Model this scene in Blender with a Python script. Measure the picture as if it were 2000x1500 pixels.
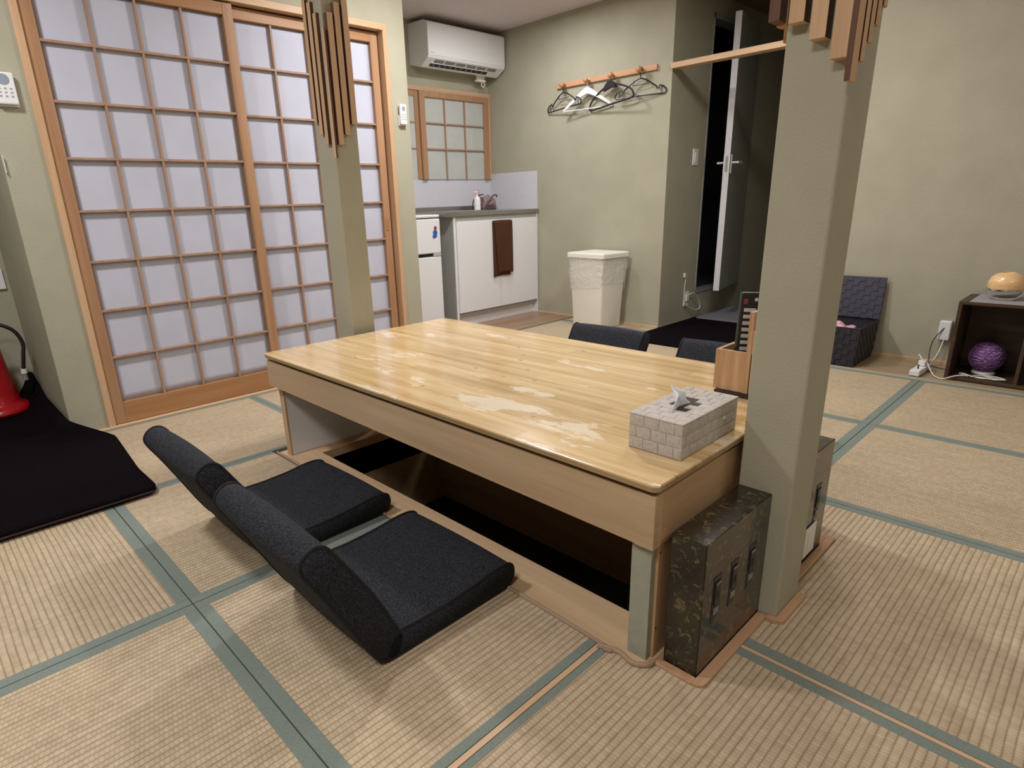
import bpy, bmesh, math, random
from math import pi, sin, cos, radians as R
from mathutils import Vector, Matrix
random.seed(7)
for o in list(bpy.data.objects): bpy.data.objects.remove(o)
sc = bpy.context.scene
COL = sc.collection

# ------------------------------------------------------------ camera
cam = bpy.data.cameras.new('camera'); cam.sensor_width = 36.0
cam.lens = 1186.56/2000*36; cam.shift_x = 0.02656; cam.shift_y = 0.01506; cam.clip_start = .02
camo = bpy.data.objects.new('camera', cam); COL.objects.link(camo)
yaw, pit, rol = 0.81683156, -0.31481395, -0.03453896
fw = Vector((-sin(yaw)*cos(pit), cos(yaw)*cos(pit), sin(pit)))
rt = Vector((cos(yaw), sin(yaw), 0)); up = rt.cross(fw)
r2 = rt*cos(rol)+up*sin(rol); u2 = -rt*sin(rol)+up*cos(rol)
M = Matrix((r2, u2, -fw)).transposed().to_4x4(); M.translation = (0.52959, -0.92797, 0.93583)
camo.matrix_world = M
sc.camera = camo
# ------------------------------------------------------------ light
sc.view_settings.view_transform = 'Standard'; sc.view_settings.look = 'None'
sc.view_settings.gamma = 1; sc.view_settings.use_curve_mapping = False
sc.view_settings.exposure = 0.42
w = bpy.data.worlds.new('world'); sc.world = w; w.use_nodes = True
w.node_tree.nodes['Background'].inputs[0].default_value = (.75, .8, .9, 1)
w.node_tree.nodes['Background'].inputs[1].default_value = 0.05
CEIL = 2.238
def lamp(name, x, y, size, power, col=(1, .95, .88), z=CEIL-.03):
    l = bpy.data.lights.new(name, 'AREA'); l.shape = 'DISK'; l.size = size; l.energy = power; l.color = col
    o = bpy.data.objects.new(name, l); o.location = (x, y, z); COL.objects.link(o)
    return o
lamp('ceiling_light_kitchen', -2.55, 2.40, .25, 9, (1, .98, .99))
lamp('ceiling_light_kitchen', -1.75, 1.25, .22, 22, (1, .97, .95))
lamp('ceiling_or_fill_light', -1.70, -1.10, .25, 20, (1, .98, .98))
lamp('ceiling_or_fill_light', -.75, 1.95, .45, 15, (1, .96, .92))  # added soft lamp, evens out the light towards the right wall
lamp('ceiling_or_fill_light', .25, -1.55, .5, 20, (1, .95, .91))
lamp('ceiling_or_fill_light', 1.7, .9, .6, 10, (1, .93, .88))  # added weak fill lamp, no fixture seen here

# ------------------------------------------------------------ materials
def newmat(name):
    m = bpy.data.materials.new(name); m.use_nodes = True
    nt = m.node_tree; b = nt.nodes['Principled BSDF']
    return m, nt, b
def N(nt, t, **kw):
    n = nt.nodes.new(t)
    for k, v in kw.items():
        if k in n.inputs.keys() if isinstance(k, str) else False: n.inputs[k].default_value = v
        else: setattr(n, k, v)
    return n
def coords(nt, scale=(1, 1, 1), kind='Object', rot=(0, 0, 0)):
    tc = nt.nodes.new('ShaderNodeTexCoord'); mp = nt.nodes.new('ShaderNodeMapping')
    mp.inputs['Scale'].default_value = scale; mp.inputs['Rotation'].default_value = rot
    nt.links.new(tc.outputs[kind], mp.inputs['Vector']); return mp.outputs['Vector']
def noise(nt, vec, scale, detail=3, rough=.5):
    n = nt.nodes.new('ShaderNodeTexNoise'); n.inputs['Scale'].default_value = scale
    n.inputs['Detail'].default_value = detail; n.inputs['Roughness'].default_value = rough
    nt.links.new(vec, n.inputs['Vector']); return n.outputs['Fac']
def ramp(nt, fac, stops):
    r = nt.nodes.new('ShaderNodeValToRGB'); e = r.color_ramp.elements
    while len(e) < len(stops): e.new(.5)
    for i, (p, c) in enumerate(stops):
        e[i].position = p; e[i].color = (*c, 1) if len(c) == 3 else c
    nt.links.new(fac, r.inputs['Fac']); return r.outputs['Color']
def mix(nt, fac, a, b, mode='MIX'):
    n = nt.nodes.new('ShaderNodeMix'); n.data_type = 'RGBA'; n.blend_type = mode
    for s, v in ((0, fac), (6, a), (7, b)):
        if hasattr(v, 'is_output'): nt.links.new(v, n.inputs[s])
        elif s == 0: n.inputs[0].default_value = v
        else: n.inputs[s].default_value = (*v, 1)
    return n.outputs[2]
def math_(nt, op, a, b=None, c=None):
    n = nt.nodes.new('ShaderNodeMath'); n.operation = op
    for i, v in enumerate((a, b, c)):
        if v is None: continue
        if hasattr(v, 'is_output'): nt.links.new(v, n.inputs[i])
        else: n.inputs[i].default_value = v
    return n.outputs[0]
def bump(nt, b, h, strength=.3, dist=.002):
    n = nt.nodes.new('ShaderNodeBump'); n.inputs['Strength'].default_value = strength
    n.inputs['Distance'].default_value = dist
    nt.links.new(h, n.inputs['Height']); nt.links.new(n.outputs[0], b.inputs['Normal'])
def simple(name, col, rough=.5, metal=0, var=.06, scale=40, bumpd=0, spec=.5, coat=0):
    m, nt, b = newmat(name)
    v = coords(nt); f = noise(nt, v, scale, 3)
    lo = tuple(c*(1-var) for c in col); hi = tuple(min(1, c*(1+var)) for c in col)
    nt.links.new(ramp(nt, f, [(.3, lo), (.7, hi)]), b.inputs['Base Color'])
    b.inputs['Roughness'].default_value = rough; b.inputs['Metallic'].default_value = metal
    b.inputs['Specular IOR Level'].default_value = spec; b.inputs['Coat Weight'].default_value = coat
    if bumpd: bump(nt, b, noise(nt, v, scale*3, 4), .5, bumpd)
    return m
def wood(name, c1, c2, axis='x', rough=.5, fine=1.0, spec=.4, coat=0, knots=False, plank=0, streak=None):
    m, nt, b = newmat(name)
    s = {'x': (1.2, 22, 22), 'y': (22, 1.2, 22), 'z': (22, 22, 1.2)}[axis]
    s = tuple(k*fine for k in s)
    v = coords(nt, s)
    f1 = noise(nt, v, 1.0, 5, .6); f2 = noise(nt, v, 5.0, 3, .7)
    f = math_(nt, 'ADD', math_(nt, 'MULTIPLY', f1, .75), math_(nt, 'MULTIPLY', f2, .25))
    col = ramp(nt, f, [(.32, c1), (.66, c2)])
    if plank:
        raw = coords(nt); sp = nt.nodes.new('ShaderNodeSeparateXYZ'); nt.links.new(raw, sp.inputs[0])
        pid = math_(nt, 'FLOOR', math_(nt, 'DIVIDE', sp.outputs[1], plank))
        # boards finger jointed along their length
        xid = math_(nt, 'FLOOR', math_(nt, 'ADD', math_(nt, 'DIVIDE', sp.outputs[0], .46), math_(nt, 'MULTIPLY', pid, .377)))
        cb = nt.nodes.new('ShaderNodeCombineXYZ'); nt.links.new(pid, cb.inputs[0]); nt.links.new(xid, cb.inputs[1])
        wn = nt.nodes.new('ShaderNodeTexWhiteNoise'); nt.links.new(cb.outputs[0], wn.inputs['Vector'])
        col = mix(nt, .5, col, ramp(nt, wn.outputs['Value'], [(0, (.72, .66, .54)), (.5, (.95, .93, .86)), (1, (1, 1, 1))]), 'MULTIPLY')
    if knots:
        kv = coords(nt, (9, 15, 15)); vo = nt.nodes.new('ShaderNodeTexVoronoi'); vo.inputs['Scale'].default_value = 1
        vo.inputs['Randomness'].default_value = 1; nt.links.new(kv, vo.inputs['Vector'])
        wn2 = math_(nt, 'LESS_THAN', vo.outputs['Distance'], .085)
        k = ramp(nt, vo.outputs['Distance'], [(.035, (.9, .9, .9)), (.11, (0, 0, 0))])
        sepc = nt.nodes.new('ShaderNodeSeparateColor'); nt.links.new(vo.outputs['Color'], sepc.inputs[0])
        gate = math_(nt, 'GREATER_THAN', sepc.outputs[0], .55)
        col = mix(nt, math_(nt, 'MULTIPLY', k, gate), col, (.30, .15, .05))
    if streak:
        sv = coords(nt, (3.0, 7, 7)); fs = noise(nt, sv, 1.3, 6, .65)
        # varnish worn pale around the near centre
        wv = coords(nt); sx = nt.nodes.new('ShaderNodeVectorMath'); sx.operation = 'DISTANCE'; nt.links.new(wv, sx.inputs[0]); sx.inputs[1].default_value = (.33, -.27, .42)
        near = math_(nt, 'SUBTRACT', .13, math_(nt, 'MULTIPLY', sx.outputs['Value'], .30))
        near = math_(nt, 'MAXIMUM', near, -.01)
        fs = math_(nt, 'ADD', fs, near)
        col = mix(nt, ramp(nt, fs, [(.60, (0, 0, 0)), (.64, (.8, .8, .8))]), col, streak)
    nt.links.new(col, b.inputs['Base Color'])
    b.inputs['Roughness'].default_value = rough; b.inputs['Specular IOR Level'].default_value = spec
    b.inputs['Coat Weight'].default_value = coat; b.inputs['Coat Roughness'].default_value = .12
    bump(nt, b, f2, .25, .0006)
    return m

def plaster():
    m, nt, b = newmat('green_plaster')
    v = coords(nt)
    f = noise(nt, v, 6, 4)
    nt.links.new(ramp(nt, f, [(.3, (.395, .380, .290)), (.7, (.435, .417, .322))]), b.inputs['Base Color'])
    b.inputs['Roughness'].default_value = .85; b.inputs['Specular IOR Level'].default_value = .2
    bump(nt, b, noise(nt, v, 170, 3, .6), .6, .0018)
    return m
PLA = plaster()
def tatami(name, ribaxis, c1=(.44, .35, .235), c2=(.60, .495, .35)):
    # woven rush: ribs 13 mm apart, split into small offset cells
    m, nt, b = newmat(name)
    v = coords(nt); sp = nt.nodes.new('ShaderNodeSeparateXYZ'); nt.links.new(v, sp.inputs[0])
    a, c = (sp.outputs[0], sp.outputs[1]) if ribaxis == 'y' else (sp.outputs[1], sp.outputs[0])
    wob = math_(nt, 'MULTIPLY', noise(nt, v, 6, 1), .004)
    a = math_(nt, 'ADD', a, wob)
    ra = math_(nt, 'DIVIDE', a, .0150)
    rib = math_(nt, 'POWER', math_(nt, 'ABSOLUTE', math_(nt, 'SINE', math_(nt, 'MULTIPLY', ra, pi))), .6)
    rid = math_(nt, 'FLOOR', ra)
    cc = math_(nt, 'ADD', math_(nt, 'DIVIDE', c, .0085), math_(nt, 'MULTIPLY', rid, .5))
    cell = math_(nt, 'POWER', math_(nt, 'ABSOLUTE', math_(nt, 'SINE', math_(nt, 'MULTIPLY', cc, pi))), .4)
    h = math_(nt, 'MULTIPLY', rib, math_(nt, 'ADD', math_(nt, 'MULTIPLY', cell, .5), .5))
    cid = math_(nt, 'FLOOR', cc); cb = nt.nodes.new('ShaderNodeCombineXYZ')
    nt.links.new(rid, cb.inputs[0]); nt.links.new(cid, cb.inputs[1])
    wn = nt.nodes.new('ShaderNodeTexWhiteNoise'); nt.links.new(cb.outputs[0], wn.inputs['Vector'])
    sc_ = (6, 60, 1) if ribaxis == 'x' else (60, 6, 1)
    st = noise(nt, coords(nt, sc_), 1.2, 4, .6)
    f = math_(nt, 'ADD', math_(nt, 'MULTIPLY', wn.outputs['Value'], .22), math_(nt, 'MULTIPLY', st, .78))
    col = ramp(nt, f, [(.25, c1), (.7, c2)])
    big = noise(nt, v, 2.3, 3)
    col = mix(nt, .35, col, ramp(nt, big, [(.3, (.80, .78, .80)), (.7, (1, .98, .9))]), 'MULTIPLY')
    col = mix(nt, .75, col, ramp(nt, h, [(.12, (.56, .46, .37)), (.70, (1, 1, 1))]), 'MULTIPLY')
    nt.links.new(col, b.inputs['Base Color']); b.inputs['Roughness'].default_value = .62
    b.inputs['Specular IOR Level'].default_value = .35
    bump(nt, b, h, .7, .003)
    return m
TAT_Y = tatami('rush_weave_across', 'y'); TAT_X = tatami('rush_weave_along', 'x')
BORDER = simple('mat_border_cloth', (.20, .238, .212), .8, var=.1, scale=300, bumpd=.0005, spec=.2)
BORDER_OLD = simple('faded_border_cloth', (.36, .34, .25), .8, var=.1, scale=300, bumpd=.0005, spec=.2)
PAPER = simple('shoji_paper', (.53, .55, .66), .75, var=.03, scale=7, bumpd=.0015, spec=.3)
DPAPER = simple('window_paper', (.50, .52, .50), .75, var=.04, scale=9, spec=.3)
FRAME = wood('frame_pine_upright', (.34, .18, .095), (.47, .275, .155), 'z', .45)
FRAMEY = wood('frame_pine_level', (.33, .155, .065), (.45, .24, .11), 'y', .45)
LIGHTZ = wood('pale_pine_upright', (.50, .31, .175), (.66, .44, .27), 'z', .5)
LIGHTY = wood('pale_pine_level', (.52, .34, .20), (.66, .46, .29), 'y', .5)
LIGHTX = wood('pale_pine_along', (.52, .34, .20), (.68, .48, .30), 'x', .5)
TOPM = wood('lacquered_laminated_pine', (.52, .32, .12), (.86, .67, .39), 'x', .2, 1.3, .5, coat=.5, knots=True, plank=.055, streak=(.86, .76, .60))
APR = wood('apron_pine', (.44, .30, .18), (.60, .44, .28), 'x', .5, .6)
APRY = wood('apron_pine_end', (.46, .28, .15), (.60, .40, .23), 'y', .5, .6)
EDGE = wood('plywood_edge', (.26, .17, .08), (.42, .29, .15), 'x', .5, 1.5)
CURB = wood('curb_cedar', (.50, .33, .19), (.68, .50, .31), 'x', .5, .8)
PITW = wood('pit_boards', (.34, .22, .12), (.48, .33, .19), 'x', .6)
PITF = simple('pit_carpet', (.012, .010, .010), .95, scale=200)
MUD = wood('scuffed_moulding', (.27, .19, .13), (.42, .30, .20), 'x', .6, .8)
TRIM = wood('orange_trim_wood', (.40, .225, .12), (.55, .35, .21), 'y', .4)
DARKW = wood('dark_stained_wood', (.030, .017, .012), (.085, .048, .030), 'x', .45)
FLOORW = wood('kitchen_floor_boards', (.25, .15, .09), (.36, .23, .15), 'y', .3, .5)
TANB = wood('tan_floor_board', (.30, .22, .13), (.38, .29, .18), 'x', .5, .7)
WHITE = simple('white_plastic', (.80, .81, .82), .35, var=.015)
WHITE2 = simple('white_laminate', (.80, .81, .84), .4, var=.015)
OFFW = simple('cream_plastic', (.84, .82, .75), .4, var=.02)
GREYP = simple('grey_plastic', (.22, .22, .22), .5)
GREYW = simple('grey_side_board', (.40, .40, .38), .5)
BLACKP = simple('black_plastic', (.012, .012, .014), .35)
BUTTON = simple('grey_buttons', (.45, .46, .48), .5)
REDB = simple('dark_red_button', (.18, .03, .06), .5)
STEEL = simple('stainless_steel', (.42, .42, .40), .28, metal=.9)
CHROME = simple('chrome', (.8, .8, .8), .12, metal=1)
RED = simple('red_enamel', (.42, .004, .012), .28, var=.03, coat=.3)
CEILM = simple('ceiling_board', (.74, .66, .68), .8, var=.03)
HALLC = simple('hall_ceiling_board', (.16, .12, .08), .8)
SPLASH = simple('splash_panel', (.62, .62, .68), .3, var=.02)
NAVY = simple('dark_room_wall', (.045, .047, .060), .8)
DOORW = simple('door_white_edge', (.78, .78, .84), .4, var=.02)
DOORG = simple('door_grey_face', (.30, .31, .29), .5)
TOWEL = simple('brown_terry', (.085, .038, .022), .95, var=.3, scale=220, bumpd=.002, spec=.1)
def fabric(name, a, c, spec=.25):
    m, nt, b = newmat(name); v = coords(nt)
    f = noise(nt, v, 260, 2, .8); g = noise(nt, coords(nt, (1, 2.5, 2.5)), 170, 3, .7)
    f = math_(nt, 'ADD', math_(nt, 'MULTIPLY', f, .5), math_(nt, 'MULTIPLY', g, .5))
    nt.links.new(ramp(nt, f, [(.44, a), (.62, c)]), b.inputs['Base Color'])
    b.inputs['Roughness'].default_value = .9; b.inputs['Specular IOR Level'].default_value = spec
    b.inputs['Sheen Weight'].default_value = .0; b.inputs['Sheen Roughness'].default_value = .5
    bump(nt, b, f, .6, .0015); return m
CHAR = fabric('charcoal_melange', (.007, .008, .011), (.045, .049, .064))
PIPE = simple('black_piping', (.006, .006, .008), .8)
RUG = simple('black_rug', (.0055, .0035, .005), 1.0, var=.5, scale=260, bumpd=.003, spec=.05)
RUGE = simple('rug_edge', (.03, .012, .012), .9)
GRUG = simple('grey_rug', (.20, .20, .22), 1.0, var=.3, scale=260, bumpd=.003, spec=.05)
def marble():
    m, nt, b = newmat('black_marble_laminate'); v = coords(nt)
    d = nt.nodes.new('ShaderNodeTexNoise'); d.inputs['Scale'].default_value = 22; d.inputs['Detail'].default_value = 3
    nt.links.new(v, d.inputs['Vector'])
    vv = nt.nodes.new('ShaderNodeVectorMath'); vv.operation = 'MULTIPLY_ADD'; vv.inputs[1].default_value = (.05, .05, .05)
    nt.links.new(d.outputs['Color'], vv.inputs[0]); nt.links.new(v, vv.inputs[2])
    f = noise(nt, vv.outputs[0], 60, 4, .6); g = noise(nt, v, 11, 3)
    base = ramp(nt, g, [(.35, (.008, .006, .004)), (.65, (.030, .024, .014))])
    fl = ramp(nt, f, [(.56, (0, 0, 0)), (.66, (1, 1, 1))])
    nt.links.new(mix(nt, fl, base, (.14, .11, .05)), b.inputs['Base Color'])
    b.inputs['Roughness'].default_value = .22; b.inputs['Coat Weight'].default_value = .3
    return m
MARB = marble()
def weave(name, c1, c2, cell=.028, axis=None, rough=.6):
    m, nt, b = newmat(name); v = coords(nt)
    ch = nt.nodes.new('ShaderNodeTexBrick'); ch.inputs['Scale'].default_value = 1
    ch.inputs['Brick Width'].default_value = cell*2; ch.inputs['Row Height'].default_value = cell
    ch.inputs['Mortar Size'].default_value = .0012; ch.offset = .5
    ch.inputs['Color1'].default_value = (*c1, 1); ch.inputs['Color2'].default_value = (*c2, 1)
    ch.inputs['Mortar'].default_value = (c1[0]*.25, c1[1]*.25, c1[2]*.25, 1)
    mp = coords(nt, rot=axis or (0, 0, 0)); nt.links.new(mp, ch.inputs['Vector'])
    nt.links.new(mix(nt, .3, ch.outputs['Color'], ramp(nt, noise(nt, v, 150, 3), [(.3, (.5, .5, .5)), (.7, (1, 1, 1))]), 'MULTIPLY'), b.inputs['Base Color'])
    b.inputs['Roughness'].default_value = rough
    bump(nt, b, ch.outputs['Fac'], -.6, .002); return m
STRAP = simple('grey_woven_strap', (.50, .46, .42), .6, var=.14, scale=130, bumpd=.001)
STRAPD = simple('shadowed_core', (.05, .04, .035), .8)
BASK = simple('dark_paper_weave', (.018, .018, .028), .55, var=.35, scale=160, bumpd=.002)
BASK2 = simple('dark_blue_grey_weave', (.045, .045, .07), .5, var=.3, scale=160, bumpd=.002)
TISSUE = simple('white_tissue', (.86, .87, .92), .9, var=.02)
def bagm():
    m, nt, b = newmat('translucent_bag')
    v = coords(nt); b.inputs['Base Color'].default_value = (.88, .87, .83, 1)
    b.inputs['Roughness'].default_value = .25; b.inputs['Transmission Weight'].default_value = .0
    b.inputs['Alpha'].default_value = .42
    bump(nt, b, noise(nt, v, 22, 4, .6), 1.0, .02); return m
BAG = bagm()
def lampwood():
    m, nt, b = newmat('orange_wood_cap'); v = coords(nt, (1, 1, 4))  # plain lacquered wood; its brightness is only base colour
    col = ramp(nt, noise(nt, v, 9, 4), [(.3, (.72, .42, .18)), (.7, (.93, .66, .36))])
    nt.links.new(col, b.inputs['Base Color']); b.inputs['Roughness'].default_value = .3; b.inputs['Coat Weight'].default_value = .5
    return m
LAMPW = lampwood()
def glassm():
    m, nt, b = newmat('smoky_clear_glass'); v = coords(nt)
    nt.links.new(ramp(nt, noise(nt, v, 8), [(.3, (.93, .93, .93)), (.7, (.97, .97, .97))]), b.inputs['Base Color'])
    b.inputs['Roughness'].default_value = .04
    b.inputs['Transmission Weight'].default_value = 1.0; b.inputs['IOR'].default_value = 1.08; return m
GLASS = glassm()
def yarn():
    m, nt, b = newmat('purple_wound_yarn'); v = coords(nt)
    wv = nt.nodes.new('ShaderNodeTexWave'); wv.inputs['Scale'].default_value = 22; wv.inputs['Distortion'].default_value = 9
    wv.inputs['Detail'].default_value = 3; wv.inputs['Detail Scale'].default_value = 2; wv.bands_direction = 'Z'
    nt.links.new(v, wv.inputs['Vector'])
    nt.links.new(ramp(nt, wv.outputs['Fac'], [(.2, (.15, .06, .22)), (.8, (.36, .19, .46))]), b.inputs['Base Color'])
    b.inputs['Roughness'].default_value = .7; bump(nt, b, wv.outputs['Fac'], .8, .004); return m
YARN = yarn()
CORD = simple('white_cord', (.72, .70, .62), .5)
CORDD = simple('dark_cord', (.06, .05, .05), .5)
PEG = wood('peg_pine', (.42, .21, .10), (.60, .34, .18), 'x', .35)
PINK = simple('pink_cloth', (.60, .32, .38), .8, var=.3, scale=60)
MAROON = simple('maroon_cloth', (.12, .01, .03), .8)
BAGPINK = simple('printed_pouch', (.30, .20, .20), .7, var=.6, scale=45)
GREENP = simple('green_painted_post', (.35, .352, .285), .7, bumpd=.0008)
RUNNER = simple('grey_runner_cloth', (.34, .31, .33), .85, var=.06, scale=120)
BLUE = simple('blue_enamel', (.03, .11, .45), .4)
REDM = simple('red_dot', (.40, .03, .03), .4)
LCD = simple('lcd_window', (.30, .33, .42), .3)
INK = simple('grey_print', (.35, .36, .40), .6)

# ------------------------------------------------------------ geometry helpers
OFF = {}
class MB:
    def __init__(s): s.bm = bmesh.new(); s.smooth = False
    def box(s, x0, x1, y0, y1, z0, z1, bev=0.0, seg=2, rot=None, piv=None):
        r = bmesh.ops.create_cube(s.bm, size=1.0); vs = r['verts']
        for v in vs:
            v.co = Vector(((x0+x1)/2+v.co.x*(x1-x0), (y0+y1)/2+v.co.y*(y1-y0), (z0+z1)/2+v.co.z*(z1-z0)))
        if rot is not None:
            p = Vector(piv) if piv else Vector(((x0+x1)/2, (y0+y1)/2, (z0+z1)/2))
            for v in vs: v.co = p+rot @ (v.co-p)
        if bev > 0:
            es = list({e for v in vs for e in v.link_edges})
            bmesh.ops.bevel(s.bm, geom=es, offset=bev, segments=seg, affect='EDGES', profile=.5)
        return s
    def loft(s, rings, cap=True, closed=False):
        n = len(rings[0]); R_ = [[s.bm.verts.new(p) for p in r] for r in rings]
        m = len(R_)
        for i in range(m if closed else m-1):
            a, b = R_[i], R_[(i+1) % m]
            for j in range(n):
                s.bm.faces.new((a[j], a[(j+1) % n], b[(j+1) % n], b[j]))
        if cap and not closed:
            s.bm.faces.new(list(reversed(R_[0]))); s.bm.faces.new(R_[-1])
        return s
    def tube(s, pts, r, n=8, closed=False, cap=True):
        pts = [Vector(p) for p in pts]; rings = []; m = len(pts); prev = None
        for i, p in enumerate(pts):
            if closed: t = pts[(i+1) % m]-pts[i-1]
            else: t = pts[min(i+1, m-1)]-pts[max(i-1, 0)]
            if t.length < 1e-9: t = Vector((0, 0, 1))
            t.normalize()
            if prev is None:
                a = Vector((0, 0, 1)) if abs(t.z) < .9 else Vector((1, 0, 0)); u = t.cross(a).normalized()
            else:
                u = (prev-t*prev.dot(t)); u = u.normalized() if u.length > 1e-6 else t.orthogonal().normalized()
            prev = u; v = t.cross(u)
            rr = r[i] if isinstance(r, (list, tuple)) else r
            rings.append([p+u*rr*cos(2*pi*k/n)+v*rr*sin(2*pi*k/n) for k in range(n)])
        s.loft(rings, cap, closed); s.smooth = True; return s
    def lathe(s, prof, c=(0, 0, 0), n=40, axis='z'):
        rings = []
        for (r, h) in prof:
            ring = []
            for k in range(n):
                a = 2*pi*k/n; x, y = max(r, 1e-5)*cos(a), max(r, 1e-5)*sin(a)
                if axis == 'z': q = (x, y, h)
                elif axis == 'y': q = (x, h, y)
                else: q = (h, x, y)
                ring.append(Vector(q)+Vector(c))
            rings.append(ring)
        s.loft(rings); s.smooth = True; return s
    def prism(s, poly, axis, a, b):
        def P(p, t):
            return {'x': (t, p[0], p[1]), 'y': (p[0], t, p[1]), 'z': (p[0], p[1], t)}[axis]
        s.loft([[P(p, a) for p in poly], [P(p, b) for p in poly]]); return s
    def grid(s, f, nu, nv, thick=0):
        V = [[s.bm.verts.new(f(i/nu, j/nv)) for j in range(nv+1)] for i in range(nu+1)]
        for i in range(nu):
            for j in range(nv): s.bm.faces.new((V[i][j], V[i+1][j], V[i+1][j+1], V[i][j+1]))
        s.smooth = True; return s
    def build(s, name, mat, parent=None, smooth=None, solid=0, sub=0, angle=40, label=None):
        bm = s.bm; bmesh.ops.recalc_face_normals(bm, faces=bm.faces)
        if parent is not None and parent in OFF: off = OFF[parent]
        else: off = Vector((0, 0, 0))
        for v in bm.verts: v.co -= off
        me = bpy.data.meshes.new(name); bm.to_mesh(me); bm.free()
        o = bpy.data.objects.new(name, me); COL.objects.link(o); me.materials.append(mat)
        sm = s.smooth if smooth is None else smooth
        if sm:
            me.shade_smooth(); me.set_sharp_from_angle(angle=R(angle))
        if solid: md = o.modifiers.new('solid', 'SOLIDIFY'); md.thickness = solid; md.offset = 0
        if sub: md = o.modifiers.new('sub', 'SUBSURF'); md.levels = sub; md.render_levels = sub
        if parent is not None: o.parent = parent
        OFF[o] = off
        if label: o['label'] = label
        return o
def tag(o, label, cat, group=None, kind=None):
    o['label'] = label; o['category'] = cat
    if group: o['group'] = group
    if kind: o['kind'] = kind
    return o
def thing(name, label, cat, loc=(0, 0, 0), local=False, group=None, kind=None):
    o = bpy.data.objects.new(name, None); COL.objects.link(o); o.location = loc; o.empty_display_size = .1
    OFF[o] = Vector((0, 0, 0)) if local else Vector(loc)
    return tag(o, label, cat, group, kind)
def box(name, m, parent, *a, bev=0, **k): return MB().box(*a, bev=bev).build(name, m, parent, **k)
def struct(name, m, label, cat, *a, bev=0):
    return tag(MB().box(*a, bev=bev).build(name, m), label, cat, kind='structure')
def copy_tree(o, parent=None):
    c = o.copy(); COL.objects.link(c); c.parent = parent; OFF[c] = OFF[o]
    for ch in [x for x in bpy.data.objects if x.parent == o]: copy_tree(ch, c)
    return c
def smoothpts(P, n=6, closed=False):
    P = [Vector(p) for p in P]; out = []; m = len(P)
    rng = range(m) if closed else range(m-1)
    for i in rng:
        if closed: a, b, c, d = P[i-1], P[i], P[(i+1) % m], P[(i+2) % m]
        else: a, b, c, d = P[max(i-1, 0)], P[i], P[i+1], P[min(i+2, m-1)]
        for k in range(n):
            t = k/n
            out.append(.5*((2*b)+(c-a)*t+(2*a-5*b+4*c-d)*t*t+(3*b-a-3*c+d)*t**3))
    if not closed: out.append(P[-1])
    return out

# ============================================================ SETTING
S = -2.577; K = -3.556; YH = 3.07; YR = 3.133; XC = -1.82; XR = -.95
FB = -.035   # subfloor top
# floor slab, with the sunken pit left open
m_ = MB(); px0, px1, py0, py1 = -1.565, -.119, .137, .745
for a in ((-4.4, px0, -3, 5.4), (px1, 2.6, -3, 5.4), (px0, px1, -3, py0), (px0, px1, py1, 5.4)):
    m_.box(*a, FB-.12, FB)
tag(m_.build('floor', TANB), 'tan board subfloor under the mats', 'floor', kind='structure')
struct('ceiling', CEILM, 'flat pinkish grey ceiling', 'ceiling', -3.7, 2.6, -3, YH+.06, CEIL, CEIL+.1)
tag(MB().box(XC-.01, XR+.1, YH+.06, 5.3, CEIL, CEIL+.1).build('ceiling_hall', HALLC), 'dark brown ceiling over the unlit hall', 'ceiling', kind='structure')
# left (shoji) wall with door opening
jy0, jy1, jt = -.385, 1.337, 1.877
m_ = MB()
m_.box(S-.1, S, -.527, jy0, FB, CEIL); m_.box(S-.1, S, jy1, 1.462, FB, CEIL); m_.box(S-.1, S, jy0, jy1, jt, CEIL)
tag(m_.build('wall_left', PLA), 'green plaster wall around the large sliding paper doors', 'wall', kind='structure')
m_ = MB().box(-3.43, S-.1, -.527, -.43, FB, CEIL); m_.box(-3.45, -3.34, -3, -.527, FB, CEIL)
tag(m_.build('wall_recess', PLA), 'green plaster recess wall behind the red extinguisher', 'wall', kind='structure')
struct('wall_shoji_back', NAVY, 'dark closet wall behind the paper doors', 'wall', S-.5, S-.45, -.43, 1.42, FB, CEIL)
m_ = MB().box(K-.1, K, 1.36, YH+.1, FB, CEIL); m_.box(K, S-.1, 1.36, 1.462, FB, CEIL)
tag(m_.build('wall_kitchen', PLA), 'green plaster wall of the kitchen corner with the small window', 'wall', kind='structure')
struct('wall_hanger', PLA, 'green plaster wall with the coat peg rail', 'wall', K, XC, YH, YH+.1, FB, CEIL)
# hall left wall with doorway
oy0, oy1, oz0, oz1 = 3.585, 4.262, .205, 2.125
m_ = MB().box(XC-.1, XC, YH+.1, oy0, FB, CEIL); m_.box(XC-.1, XC, oy1, 5.3, FB, CEIL)
m_.box(XC-.1, XC, oy0, oy1, FB, oz0); m_.box(XC-.1, XC, oy0, oy1, oz1, CEIL)
tag(m_.build('wall_hall_left', PLA), 'green plaster hall wall with a light switch and open doorway', 'wall', kind='structure')
struct('wall_hall_far', PLA, 'unlit green wall at the end of the hall', 'wall', XC-.1, XR+.1, 5.2, 5.3, FB, CEIL)
struct('wall_hall_right', PLA, 'unlit green right wall of the hall', 'wall', XR, XR+.1, YR+.1, 5.2, FB, CEIL)
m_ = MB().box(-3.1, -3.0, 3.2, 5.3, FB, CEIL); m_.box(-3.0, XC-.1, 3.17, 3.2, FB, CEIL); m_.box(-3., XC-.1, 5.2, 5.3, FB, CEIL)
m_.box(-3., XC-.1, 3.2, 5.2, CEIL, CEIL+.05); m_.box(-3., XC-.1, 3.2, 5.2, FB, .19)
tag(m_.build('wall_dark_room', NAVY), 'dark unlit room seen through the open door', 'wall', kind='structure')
struct('wall_right', PLA, 'green plaster wall behind the dark crate shelf', 'wall', XR, 2.6, YR, YR+.1, FB, CEIL)
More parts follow.
